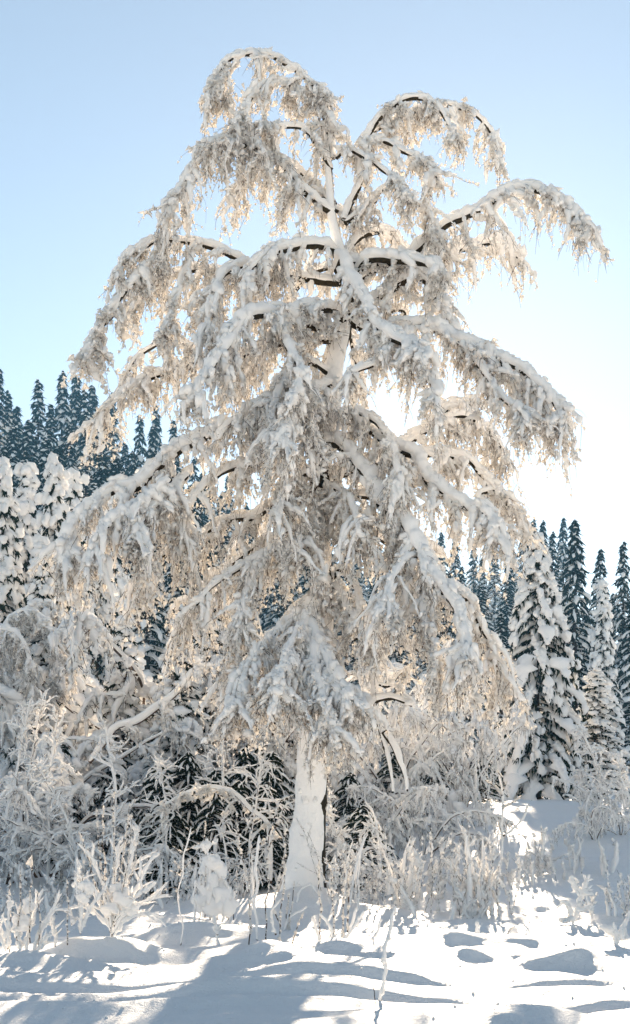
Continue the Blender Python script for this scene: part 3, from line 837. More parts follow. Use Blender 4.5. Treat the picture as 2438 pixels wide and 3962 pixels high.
for row, (y0, dv, du) in enumerate(((155, 10, 40), (128, 60, 52), (104, 120, 70), (82, 190, 84))):
    u = 300.0 + 17 * row
    while u < 1250:
        v = np.interp(u, sky_u, sky_v) + dv + rf.uniform(0, 55)
        place_spruce('far', int(rf.integers(4)), "dark snow-dusted spruce in the forest glimpsed behind the birch crown", u, v, y0 + rf.uniform(-7, 7), G_FOR, 200 + n_f, "spruce_tree", wide=1.2)
        u += du * rf.uniform(0.75, 1.25); n_f += 1
G_RIGHT = "spruces at the right edge of the clearing"
right = [(1257, 1228, 135, 0, "slender dark spruce tip just right of the birch, tallest there"), (1281, 1240, 138, 3, "slim far spruce between the birch and the pale sky"), (1303, 1243, 130, 1, "thin far spruce behind the big snow-hung spruce's leader"),
         (1326, 1270, 122, 3, "far sunlit spruce left of the great dark right-hand spruce"), (1352, 1236, 142, 0, "far spruce top touching the great dark right-hand spruce"),
         (1380, 1238, 84, 2, "great dark spruce with white ribbed boughs, tallest at the right"), (1441, 1310, 98, 0, "dark spruce top between the two tallest right-hand spruces"),
         (1496, 1292, 88, 3, "tall dark spruce cut by the photo's right edge"), (1470, 1420, 112, 1, "low dark spruce filling the gap at the right edge"), (1405, 1440, 104, 1, "shaded spruce behind the narrow snowy one"),
         (1330, 1420, 100, 2, "shaded spruce behind the near snow-hung spruce"), (1522, 1400, 80, 2, "broad dark spruce mostly beyond the right edge")]
for i, (u, v, y, k, lab) in enumerate(right):
    place_spruce('far', k, lab, u, v, y, G_RIGHT, 60 + i, "spruce_tree", wide=1.1)
place_spruce('col', 1, "narrow snow-crusted spruce in front of the dark right-hand trees", 1447, 1392, 72, None, 81, "spruce_tree")
place_spruce('col', 0, "small plump white spruce standing low before the dark right-hand trees", 1430, 1605, 54, None, 82, "spruce_tree", wide=1.5)
G_COL = "young spruces lumped with snow at the left"
for i, (u, v, y, k, lab) in enumerate([(8, 1100, 47, 0, "lumpy white young spruce cut by the photo's left edge"), (66, 1112, 50, 1, "lumpy white young spruce, broader of the pair near the left edge"),
        (130, 1092, 46, 0, "lumpy white young spruce with the highest crooked tip"), (172, 1128, 55, 1, "smaller lumpy spruce right of the crooked-tipped one"),
        (236, 1190, 58, 1, "snowy young spruce beside the birch's lowest left bough"), (268, 1165, 66, 0, "thin snowy young spruce above the birch's lowest left bough"), (100, 1290, 42, 0, "stubby white spruce between the lumpy young ones")]):
    place_spruce('col', k, lab, u, v, y, G_COL, 90 + i, "young_spruce", wide=1.0)
G_UND = "dark-hearted spruces inside the thicket"
for i, (u, v, y, k, lab) in enumerate([(430, 1480, 37, 1, "snow-clotted dark spruce deep in the thicket left of the birch stem"), (505, 1430, 39, 0, "snowy spruce behind the birch fan, left of the stem"), (560, 1400, 41, 0, "snowy spruce showing white between birch twigs left of the stem"),
        (640, 1560, 38, 1, "dark spruce right behind the birch stem's left side"), (300, 1480, 40, 1, "small snowy spruce at the thicket's left middle"), (690, 1500, 43, 1, "pale snowy spruce hidden behind the birch fan")]):
    place_spruce('col', k, lab, u, v, y, G_UND, 110 + i, "young_spruce", wide=1.25)

G_DARK = "dark low spruces in the thicket's shade"
dark0 = None
for i, (u, v, y, lab) in enumerate([(385, 1830, 32.5, "nearly bare dark young spruce at the left side of the dark hollow"), (450, 1800, 33.5, "nearly bare dark young spruce in the middle of the dark hollow"), (520, 1840, 32.0, "nearly bare dark young spruce under the arching branch"),
        (590, 1790, 34.0, "nearly bare dark young spruce behind the tall birch whip"), (655, 1800, 33.0, "nearly bare dark young spruce close to the birch stem's left edge"), (420, 1640, 41.0, "dark young spruce standing up behind the hollow"),
        (840, 1850, 34.0, "dark young spruce shaded behind the birch stem's right edge"), (940, 1800, 38.0, "dark young spruce below the hanging dead branch"), (1040, 1820, 38.0, "dark young spruce in the thicket behind the reedy clump"), (1150, 1800, 42.0, "dark young spruce beside the near snow-hung spruce"), (400, 1905, 28.6, "low dark spruce at the hollow's mouth, leftmost there"), (455, 1880, 29.2, "low dark spruce at the hollow's mouth behind the zigzag sapling"), (515, 1890, 28.8, "low dark spruce at the hollow's mouth behind the snow-hooded stub"), (575, 1870, 29.4, "low dark spruce at the hollow's mouth left of the tall whip"), (640, 1880, 28.8, "low dark spruce at the hollow's mouth beside the birch stem"), (870, 1930, 28.5, "low dark spruce just right of the birch stem"), (150, 1780, 36.0, "dark young spruce buried in the left thicket"), (270, 1800, 36.0, "dark young spruce behind the level-branched sapling")]):
    x = (u - 756.0) / F * y
    z = ground_h(x, y)
    H = CAM_Z + (1943.0 - v) / F * y - z
    if dark0 is None:
        dark0 = make_spruce("dark_spruce", lab, (x, y, z), 4.0, 1.35, 640, G_DARK, gap=.17, nb=8, snow=.30, M=42, size=.12, power=.6, z0=0.02, droop=(.3, 1.3))
        dark0.scale = (1, 1, H / 4.0)
    else:
        copy_tree(dark0, lab, (x, y, z), i * 1.3, (H / 4.0 * 0.5 + 0.5, H / 4.0 * 0.5 + 0.5, H / 4.0), G_DARK)

# the near snow-hung spruce at the right: every bough a part
ny_ = 52.0
nx_ = (1290 - 756) / F * ny_
nz_ = ground_h(nx_, ny_)
nH = CAM_Z + (1943.0 - 1284) / F * ny_ - nz_
ns = thing("spruce_tree", "near spruce with thick white boughs drooping to the snow, right of the birch", "spruce tree", (nx_, ny_, nz_))
rng = np.random.default_rng(8)
ta, res = spruce_parts(nH, 2.55, rng, gap=.40, nb=9, puff=18, pr_=.14, snow=1.35, M=55, size=.27, z0=0.03, droop=(.7, 1.5), power=.72, n=12, k=8, split=True)
add_obj("trunk", ta.mesh("spruce_trunk", M_SPBARK), ns)
for ca, sa_ in res:
    b_ = add_obj("bough", ca.mesh("bough", M_NEEDLE, smooth=False), ns)
    add_obj("snow_load", sa_.mesh("bough_snow", M_SNOW), b_)

# ---------------------------------------------------------------- drooping thicket
def drooping(name, label, loc, h, nstem, spread, seed, group=None, dens=4.0, mstr=5, g=0.30, snow=0.075):
    rng = np.random.default_rng(seed)
    t = thing(name, label, "shrub", loc, group)
    tw, sn, cl = Acc(), Acc(), Acc()
    for j in range(nstem):
        a_ = j * 2 * math.pi / nstem + rng.uniform(-.5, .5)
        p0 = np.array([[math.cos(a_) * 0.15, math.sin(a_) * 0.15, -0.15]])
        d0 = np.array([[math.cos(a_) * spread, math.sin(a_) * spread, 1.0]])
        P = grow(p0, d0, np.array([h * rng.uniform(1.0, 1.45)]), 20, g * 4.5 / h, 0.11, rng)[0]
        la = Acc()
        rad = np.linspace(0.045, 0.010, 20)[None] * (h / 4.5)
        tubes(la, P[None], rad, 6)
        prof = np.interp(np.linspace(0, 1, 20), [0, .3, .6, 1], [.3, .6, 1, .5])
        snowcover(sn, P[None], rad, snow * prof[None], 8, lump=0.5, lf=5.0, seed=int(rng.integers(999)))
        foliate(P, rng, tw, sn, cl, dens, 0.85, 0.45, t0=0.18, snow=0.15, mstr=mstr, clump_r=0.028, nclump=2.2, strand_r=0.0075, spread=0.9, outward=0.5, npuff=8.0, g1=2.0, bare=0.0)
        add_obj("stem", la.mesh("shrub_stem", M_TWIG), t)
    add_obj("snow_cover", sn.mesh("shrub_snow", M_SNOW), t)
    add_obj("twigs", tw.mesh("shrub_twigs", M_TWIG), t, kind="stuff")
    add_obj("twig_snow", cl.mesh("shrub_twig_snow", M_SHADOWSNOW), t, kind="stuff")
    t["tall"] = float(max(V.max(0)[2] for V in sn.v))
    return t

G_TH = "snow-bowed saplings of the thicket"
protos = []
def place_shrub(k, u, vtop, y, label, seed, wide=1.0):
    rng = np.random.default_rng(seed)
    y = 25.5
    while y < 58:      # the thicket steps up away from the clearing: low growth in front, tall behind
        x = (u - 756.0) / F * y
        if CAM_Z + (1943.0 - vtop) / F * y < 0.345 * (y - (24.5 if u > 780 else 23.0)) + 0.4:
            break
        y += 0.5
    y += rng.uniform(0, 1.2)
    x = (u - 756.0) / F * y
    z = ground_h(x, y)
    H = (CAM_Z + (1943.0 - vtop) / F * y - z)
    loc = (x, y, z)
    rot = rng.uniform(0, 6.28)
    while len(protos) <= k:
        protos.append(None)
    if protos[k] is None:
        prm = [(4.6, 6, .42, .34), (4.6, 5, .30, .26), (4.4, 6, .60, .42), (4.6, 4, .22, .22)][k]
        protos[k] = drooping("drooping_sapling", label, loc, prm[0], prm[1], prm[2], 700 + k, G_TH, g=prm[3])
        o = protos[k]
    else:
        o = copy_tree(protos[k], label, loc, rot, 1.0, G_TH)
    sc = H / protos[k]["tall"]
    o.rotation_euler = (0, 0, rot)
    o.scale = (sc ** 0.7 * wide, sc ** 0.7 * wide, sc)
    return o

thicket = [
 (0, 300, 1545, 30.5, "dome-topped snow-bowed sapling in the thicket, left of the dark hollow", 1.0),
 (2, 195, 1690, 28.5, "low snow-bowed sapling below the arched ones at the left", 1.1),
 (1, 60, 1700, 31, "snow-bowed sapling under the arched saplings by the left edge", 1.2),
 (2, 110, 1830, 27.5, "grey tangled sapling low at the left behind the snowy shoots", 1.1),
 (2, 10, 1880, 26.5, "tangled low sapling cut by the photo's left edge", 1.0),
 (0, 240, 1900, 26.5, "small bowed sapling behind the brightest snowy bush", 1.0),
 (3, 555, 1590, 30.0, "tall slanting snow-hung sapling left of the birch stem", .8),
 (0, 600, 1690, 28.5, "snow-hung sapling reaching the birch stem from its left", .55),
 (1, 390, 1580, 33.0, "snow-matted sapling behind the dark hollow", 1.0),
 (0, 860, 1720, 30.0, "snow-bowed sapling right behind the birch stem's right side", .75),
 (2, 870, 1880, 27.5, "low sapling with splayed snowy twigs, right of the birch stem", .8),
 (1, 960, 1690, 31.0, "snow-hung sapling under the hanging dead branch", .7),
 (0, 1050, 1700, 30.5, "broad snow-bowed sapling half way to the near spruce", .7),
 (2, 1010, 1880, 28.5, "low grey sapling behind the reedy shoots", .8),
 (1, 1110, 1700, 31.5, "snow-hung sapling left of the near spruce", .6),
 (3, 1150, 1780, 30.0, "slim bowed sapling touching the near spruce's left boughs", .5),
 (0, 730, 1640, 33.0, "snow-bowed sapling hidden behind the birch stem", 1.2),
 (2, 1425, 1890, 33.0, "bright snow-bowed shrub right of the near spruce", .6),
 (0, 1490, 1860, 31.0, "sunlit snowy shrub cut by the photo's right edge", .7),
 (1, 180, 1540, 37.0, "snow-matted sapling behind the arched ones, further back", 1.3),
 (0, 480, 1560, 35.0, "pale snow-matted sapling high in the thicket left of the birch stem", 1.1),
 (1, 930, 1560, 37.0, "pale snow-matted sapling far behind the hanging dead branch", .75),
 (0, 1060, 1580, 38.0, "pale snow-matted sapling far behind, between birch and near spruce", .7),
]
for i, (k, u, v, y, lab, wd) in enumerate(thicket):
    place_shrub(k, u, v, y, lab, 300 + i, wd)

# saplings bent right over in white arches at the left edge, and bent limbs in the thicket
def arched(label, pts, y0, y1, r0, r1, thick, dens, Lsec, Lstr, seed, name="arched_sapling", cat="sapling", mstr=10, group=None):
    rng = np.random.default_rng(seed)
    p = np.array(pts, float)
    seg = np.concatenate([[0], np.cumsum(np.linalg.norm(np.diff(p, axis=0), axis=1))]) / 1.0
    s = seg / seg[-1]
    P = np.array([W(u, v, y0 + (y1 - y0) * k) for (u, v), k in zip(pts, s)])
    o = P[0].copy(); o[2] = ground_h(o[0], o[1])
    P = catmull(P - o, 26)
    t = thing(name, label, cat, tuple(o), group)
    la, sn, tw, cl = Acc(), Acc(), Acc(), Acc()
    rad = (r0 + (r1 - r0) * np.linspace(0, 1, 26))[None]
    tubes(la, P[None], rad, 6)
    prof = np.interp(np.linspace(0, 1, 26), [0, .3, .6, 1], [.35, .8, 1, .5])
    snowcover(sn, P[None], rad, thick * prof[None], 10, lump=0.4, lf=5.0, seed=seed)
    if dens:
        foliate(P, rng, tw, sn, cl, dens, Lsec, Lstr, t0=0.25, snow=thick, mstr=mstr, clump_r=0.024, nclump=6.0)
    add_obj("stem", la.mesh("arched_stem", M_TWIG), t)
    add_obj("snow_cover", sn.mesh("arched_snow", M_SNOW), t)
    if tw.n:
        add_obj("twigs", tw.mesh("arched_twigs", M_TWIG), t, kind="stuff")
        add_obj("twig_snow", cl.mesh("arched_twig_snow", M_CLUMP), t, kind="stuff")
    return t
G_AR = "arched saplings at the left edge"
arched("snow-arched sapling at the left edge, rearmost and highest of the three arches", [(20, 2000), (25, 1700), (50, 1500), (90, 1445), (125, 1450), (155, 1500), (170, 1560), (166, 1620)], 42, 41.5, .06, .015, .12, 10, .6, .6, 1, group=G_AR)
arched("snow-arched sapling at the left edge, middle one of the three arches", [(-30, 2000), (-20, 1650), (10, 1510), (60, 1465), (105, 1490), (135, 1560), (142, 1640)], 40, 40, .06, .015, .12, 10, .6, .55, 2, group=G_AR)
arched("snow-arched sapling at the left edge, nearest and lowest of the three arches", [(-60, 2050), (-50, 1700), (-20, 1540), (20, 1510), (55, 1545), (76, 1610), (82, 1690)], 38, 38, .06, .015, .13, 10, .6, .6, 3, group=G_AR)
arched("thick snow-coated bough slanting up to the right through the left thicket", [(215, 1830), (255, 1780), (285, 1745), (330, 1735), (380, 1700), (430, 1660), (470, 1600)], 31.5, 31, .05, .03, .13, 3, .6, .5, 4, name="leaning_bough", cat="bough", mstr=6)
arched("snowy twiggy branch arching low across the dark hollow left of the birch stem", [(650, 2120), (642, 1985), (600, 1945), (560, 1905), (500, 1890), (440, 1908), (385, 1940)], 25.6, 25.2, .035, .010, .055, 5, .45, .25, 5, name="arching_branch", cat="branch", mstr=5)

# ---------------------------------------------------------------- small growth in the clearing
def c10(*p): return [(x / 2.0, 1798.6 + y / 2.0) for x, y in p]
def c11(*p): return [(756.0 + x / 2.0, 1798.6 + y / 2.0) for x, y in p]

def lump_mesh(acc, c, rx, ry, rz, seed, nu=20, nv=14, amp=0.5, lf=None):
    u = np.arange(nu) * 2 * math.pi / nu
    v = np.linspace(0.02, math.pi - 0.02, nv)
    D = np.stack([np.sin(v)[:, None] * np.cos(u)[None], np.sin(v)[:, None] * np.sin(u)[None], np.cos(v)[:, None] + 0 * u[None]], -1)
    k = 1 + amp * vnoise(D + seed * 3.7, 1.9, seed) + amp * 0.4 * vnoise(D + seed, 4.3, seed + 3)
    V = np.array(c) + D * k[..., None] * np.array([rx, ry, rz])
    acc.add(V, ring_quads(1, nv, nu)[:, ::-1])

def on_ground(u, y):
    x = (u - 756.0) / F * y
    return np.array([x, y, ground_h(x, y)])

def y_for(v):
    return F * CAM_Z / (v - 1943.0)

def traced(name, label, cat, y, fat=(), thin=(), lumps=(), seed=0, r=0.007, fat_snow=0.035, thin_snow=0.014, depth=0.25, group=None, bark=None, bare=(), twiggy=0.0):
    """a small plant from its stems' lines; the stems spread in depth around distance y"""
    rng = np.random.default_rng(seed)
    bark = bark or M_REED
    allp = [p for p in list(fat) + list(thin) + list(bare)]
    u0 = np.mean([p[0][0] for p in allp])
    v0 = max(p[0][1] for p in allp)
    o = on_ground(u0, y)
    shift = o[2] - W(u0, v0, y)[2] - 0.04     # set it on the snow
    t = thing(name, label, cat, tuple(o), group)
    sn, cl = Acc(), Acc()
    def path(p, n):
        dd = rng.uniform(-depth, depth)
        P = np.array([W(u, v, y + dd * k) for (u, v), k in zip(p, np.linspace(0, 1, len(p)))]) - o
        P[:, 2] += shift
        P = catmull(P, n)
        return P + 0.028 * np.stack([vnoise(P, 4.0, seed + 1), vnoise(P, 4.0, seed + 2), 0 * P[:, 0]], -1) + 0.010 * np.stack([vnoise(P, 13.0, seed + 3), vnoise(P, 13.0, seed + 4), 0 * P[:, 0]], -1)
    for p in fat:
        P = path(p, 18)
        a_ = Acc()
        tubes(a_, P[None], np.linspace(r * 1.4, r * 0.7, 18)[None], 5)
        add_obj("stem", a_.mesh("shoot", bark), t)
        prof = np.interp(np.linspace(0, 1, 18), [0, .15, .6, .92, 1], [.45, .8, 1, .85, .5]) * rng.uniform(0.75, 1.25)
        K = 16
        q, T = lerp_path(P, rng.uniform(0.12, 1.0, K))
        r_ = fat_snow * rng.uniform(0.35, 1.0, K)
        puffs(sn, q + WIND * (r_ * 0.3)[:, None] + rng.normal(size=(K, 3)) * (r_ * 0.3)[:, None], T, r_, rng, long=(1.0, 2.4))
        if twiggy:
            K = 6
            q, T = lerp_path(P, rng.uniform(0.3, 0.95, K))
            Bt = grow(q, T + rng.normal(size=(K, 3)) * 0.6 + UP * 0.2, rng.uniform(0.10, 0.30, K) * twiggy, 7, -0.3, 0.10, rng)
            b_ = Acc()
            tubes(b_, Bt, np.linspace(r * .7, r * .35, 7)[None] * np.ones((K, 1)), 3)
            add_obj("twigs", b_.mesh("shoot_twigs", bark), t, kind="stuff")
            snowcover(sn, Bt, np.full((K, 7), r * .6), fat_snow * .42 * np.clip(np.exp(rng.normal(size=(K, 7)) * .3), .5, 1.6) * np.array([.6, 1, 1, .9, .8, .6, .3])[None], 6, lump=.7, lf=15.0, seed=seed + 9, bare=.7)
        snowcover(sn, P[None], np.full((1, 18), r * 1.2), fat_snow * 0.42 * prof[None], 9, lump=0.8, lf=14.0, seed=seed + 5, bare=0.75)
    for p in thin:
        P = path(p, 16)
        a_ = Acc()
        tubes(a_, P[None], np.linspace(r, r * 0.45, 16)[None], 4)
        add_obj("stem", a_.mesh("shoot", bark), t)
        L = np.linalg.norm(np.diff(P, axis=0), axis=1).sum()
        K = int(L * 34)
        q, T = lerp_path(P, rng.uniform(0.05, 1, K))
        rr = thin_snow * np.exp(rng.normal(size=K) * 0.3)
        clumps(cl, q + WIND * (rr * 0.4)[:, None], T + rng.normal(size=(K, 3)) * 0.2, rr, rr * rng.uniform(1.2, 2.4, K), rng)
    for p in bare:
        P = path(p, 12)
        a_ = Acc()
        tubes(a_, P[None], np.linspace(r, r * 0.5, 12)[None], 4)
        add_obj("stem", a_.mesh("shoot", bark), t)
    for (lu, lv, rx, ry, rz) in lumps:
        c = W(lu, lv, y + rng.uniform(-.05, .05)) - o; c[2] += shift
        lump_mesh(sn, c, rx, ry, rz, seed + int(lu))
    if sn.n:
        add_obj("snow_cover", sn.mesh("plant_snow", M_SNOW), t)
    if cl.n:
        add_obj("stem_snow", cl.mesh("plant_stem_snow", M_CLUMP), t, kind="stuff")
    return t

traced("snowy_bush", "brightest fat-fingered snowy bush at the lower left, thin tall shoots above it", "bush", 17.2,
  fat=[c10((530, 990), (535, 830), (545, 700), (560, 580), (580, 500)), c10((532, 960), (600, 850), (660, 740), (700, 650), (730, 600), (765, 560)), c10((528, 950), (470, 800), (420, 725), (375, 695), (350, 725)),
       c10((535, 950), (640, 830), (740, 785), (775, 750)), c10((525, 930), (500, 750), (440, 600), (400, 560)), c10((535, 900), (600, 700), (640, 620), (720, 580)), c10((530, 940), (450, 850), (400, 800), (365, 580)),
       c10((540, 920), (580, 780), (620, 640), (660, 430)), c10((530, 980), (610, 890), (700, 860), (770, 865)), c10((540, 900), (660, 780), (730, 720))],
  thin=[c10((530, 980), (545, 600), (548, 270)), c10((520, 900), (480, 620), (462, 345)), c10((522, 900), (500, 600), (497, 350)), c10((540, 900), (590, 560), (628, 320)), c10((540, 900), (612, 640), (632, 390)),
        c10((545, 900), (640, 640), (677, 410)), c10((520, 900), (430, 640), (382, 465)), c10((525, 900), (450, 700), (420, 540))],
  lumps=[(295, 2190, .13, .12, .13), (312, 2215, .12, .10, .09), (265, 2215, .11, .10, .08), (280, 2170, .09, .08, .09)], seed=21, fat_snow=.046, depth=.45, twiggy=1.2)
traced("snowy_bush", "smaller fat-fingered snowy clump between the brightest bush and the left edge clump", "bush", 16.8,
  fat=[c10((385, 1010), (392, 900), (375, 830), (365, 800)), c10((390, 1000), (440, 880), (480, 820), (495, 800)), c10((345, 960), (350, 940), (345, 930)), c10((255, 1070), (258, 980), (250, 930))],
  thin=[c10((318, 1070), (322, 900), (318, 745)), c10((385, 1000), (392, 850), (400, 620))], lumps=[(207, 2190, .09, .08, .09), (200, 2215, .08, .07, .07)], seed=22, fat_snow=.042, twiggy=1.0)
traced("snowy_bush", "snowy bush with upright dark shoots at the photo's lower left edge", "bush", 16.2,
  fat=[c10((90, 1060), (95, 940), (105, 850), (120, 810)), c10((160, 1075), (215, 985), (245, 960)), c10((155, 1050), (200, 930), (245, 860), (285, 810)), c10((30, 1040), (10, 960), (-10, 900)), c10((120, 1050), (150, 900), (200, 740)), c10((40, 1030), (45, 900), (50, 790))],
  thin=[c10((48, 1060), (52, 850), (50, 710)), c10((88, 1000), (92, 800), (95, 630)), c10((145, 1000), (146, 800), (148, 605)), c10((185, 1050), (188, 880), (190, 755))],
  lumps=[(53, 2250, .12, .1, .10), (70, 2210, .08, .08, .09)], seed=23, fat_snow=.044, depth=.4, twiggy=1.0)
traced("zigzag_sapling", "thin zigzag sapling with paired snowy twigs before the dark hollow", "sapling", 18.3,
  fat=[c10((870, 980), (875, 850), (860, 740), (880, 620), (885, 530), (905, 440), (908, 390))],
  thin=[c10((880, 620), (855, 585), (835, 560)), c10((880, 600), (915, 570), (945, 545)), c10((885, 525), (855, 510), (830, 490)), c10((885, 520), (920, 500), (955, 480)), c10((905, 440), (930, 420), (955, 405)),
        c10((862, 740), (850, 700), (820, 690), (778, 720)), c10((872, 640), (845, 620), (815, 610)), c10((905, 440), (895, 410), (880, 400))], seed=24, fat_snow=.018, thin_snow=.011, depth=.2)
traced("snow_hooded_stub", "broken sapling hooded in thick snow with two ear-like tips, left of the stem", "snow-covered stub", 20.6,
  fat=[c10((1010, 860), (1005, 700), (1000, 560), (985, 500)), c10((990, 520), (1010, 500), (1035, 478)), c10((990, 520), (965, 512), (935, 515)), c10((940, 900), (935, 760), (945, 680)), c10((1085, 850), (1095, 740), (1060, 640)), c10((1060, 870), (1110, 780), (1125, 720))],
  thin=[c10((985, 850), (985, 700), (985, 600)), c10((960, 880), (965, 740), (968, 640)), c10((1040, 860), (1050, 720), (1045, 620)), c10((1090, 860), (1100, 760), (1095, 600)), c10((1120, 860), (1130, 700), (1140, 600)), c10((985, 480), (988, 420), (985, 390))],
  lumps=[(496, 2050, .07, .07, .10), (512, 2090, .15, .13, .11), (495, 2105, .12, .12, .14), (524, 2112, .12, .12, .16), (498, 2150, .15, .14, .22), (528, 2165, .15, .15, .20), (480, 2185, .14, .14, .17), (545, 2190, .14, .12, .16), (512, 2195, .2, .16, .15)], seed=25, fat_snow=.035, depth=.25)

stalks = [
 ("beaded thin shoot left of the birch stem, forked near its foot", [c10((1200, 1060), (1190, 760), (1145, 560), (1132, 400)), c10((1190, 780), (1206, 600), (1208, 330))], [c10((1190, 800), (1175, 690), (1160, 650))], 17.5),
 ("pale thick-coated shoot, second from the stem's left among the tall shoots", [], [c10((1225, 960), (1230, 650), (1245, 440))], 18.5),
 ("tallest speckled birch whip left of the stem, reaching the dark branches", [c10((1275, 1015), (1280, 800), (1290, 560), (1292, 200)), c10((1285, 600), (1330, 420), (1380, 330)), c10((1290, 480), (1340, 330), (1410, 290))], [], 18.0),
 ("dark-tipped shoot leaning right against the birch stem", [c10((1335, 1060), (1360, 700), (1370, 440)), c10((1345, 960), (1312, 830), (1360, 620))], [c10((1320, 1000), (1300, 900), (1345, 830))], 17.6),
 ("slanting short shoot on the mound before the birch stem", [c10((1400, 1000), (1425, 920), (1455, 840))], [], 18.2),
 ("short speckled shoots close before the birch stem's left foot", [c10((1370, 900), (1380, 800), (1385, 710)), c10((1380, 900), (1400, 760), (1410, 660))], [c10((1350, 900), (1400, 820), (1470, 780))], 20.5),
 ("stubby snow finger standing alone before the mound left of the stem", [], [c10((1058, 1030), (1050, 960), (1066, 925)), c10((1050, 965), (1040, 900), (1030, 880))], 18.0),
 ("curved snow hoop leaning on the birch stem's foot", [], [c10((1415, 750), (1430, 700), (1465, 665), (1500, 660), (1518, 690))], 22.5),
 ("speckled shoot right below the middle of the birch stem", [c11((20, 1000), (25, 780), (22, 590))], [c11((25, 1000), (0, 900), (-20, 860))], 18.5),
 ("dark-footed shoot with snowy arms right of the birch stem", [c11((80, 1045), (85, 800), (70, 650))], [c11((90, 1020), (60, 930), (30, 880)), c11((110, 1020), (180, 950), (240, 860))], 18.0),
 ("slender speckled pair of shoots right of the dark-footed one", [c11((132, 1030), (135, 800), (140, 600)), c11((155, 960), (160, 760), (162, 640))], [c11((150, 1000), (185, 900), (190, 850))], 18.3),
 ("crooked white snow finger beside the hummock right of the stem", [], [c11((285, 1050), (275, 1000), (300, 960), (312, 905))], 17.8),
 ("snow stub with a small dark tip on the sunlit slope", [], [c11((785, 930), (785, 850))], 19.0),
 ("low forked snow twig on the slope below the sunlit bush", [c11((905, 900), (920, 860), (945, 840))], [c11((720, 900), (690, 870), (670, 850)), c11((720, 900), (740, 870))], 19.5),
]
for i, (lab, th_, ft_, y) in enumerate(stalks):
    traced("snowy_shoot", lab, "shoot", y, fat=ft_, thin=th_, seed=40 + i, r=0.010, fat_snow=.030, thin_snow=.018, depth=.1, group="shoots round the foot of the birch")
traced("snow_coated_stick", "tall snow-coated stick standing alone in the front snow", "stick", 13.0, fat=[c11((308, 1250), (325, 1120), (345, 960), (372, 795))], seed=60, r=.012, fat_snow=.030, depth=.05)
traced("bare_twig", "short bare dark twig poking from the snow beside the coated stick", "twig", 12.7, bare=[c11((278, 1268), (275, 1180), (250, 1140))], seed=61, r=.006)
traced("snow_figure_sapling", "knobbly white sapling stump on the right with stubby snow arms", "sapling", 22.0,
  fat=[c11((1240, 705), (1258, 610), (1290, 530), (1325, 460)), c11((1245, 665), (1215, 680), (1190, 678)), c11((1258, 630), (1290, 625), (1322, 622)), c11((1270, 570), (1245, 520), (1230, 480)), c11((1285, 545), (1312, 545)), c11((1240, 700), (1210, 600), (1185, 590))], seed=62, fat_snow=.06, depth=.15, twiggy=.7)
traced("snow_figure_sapling", "small white snow-capped stump at the photo's right edge", "stump", 18.6,
  fat=[c11((1435, 815), (1440, 760), (1440, 708)), c11((1440, 760), (1415, 740), (1390, 735)), c11((1445, 760), (1470, 770), (1488, 765)), c11((1460, 790), (1485, 720), (1508, 670))], seed=63, fat_snow=.055, depth=.1)
traced("forked_sapling", "tall forked snowy sapling in front of the near spruce", "sapling", 27.5,
  fat=[c9((1412, 1180), (1418, 1000), (1424, 880), (1430, 760), (1425, 650), (1410, 510)), c9((1430, 885), (1480, 855), (1540, 790), (1580, 700))],
  thin=[c9((1422, 650), (1375, 590), (1330, 560)), c9((1424, 620), (1440, 590), (1452, 565)), c9((1430, 725), (1480, 690), (1530, 660)), c9((1418, 540), (1400, 505))], seed=64, r=.016, fat_snow=.035, thin_snow=.030, depth=.2)
traced("forked_sapling", "lower forked snowy sapling left of the tall forked one", "sapling", 26.5,
  fat=[c9((1255, 1200), (1240, 1100), (1225, 990), (1220, 900), (1195, 800)), c9((1228, 1000), (1190, 940), (1145, 905))], seed=65, r=.014, fat_snow=.032, depth=.2)

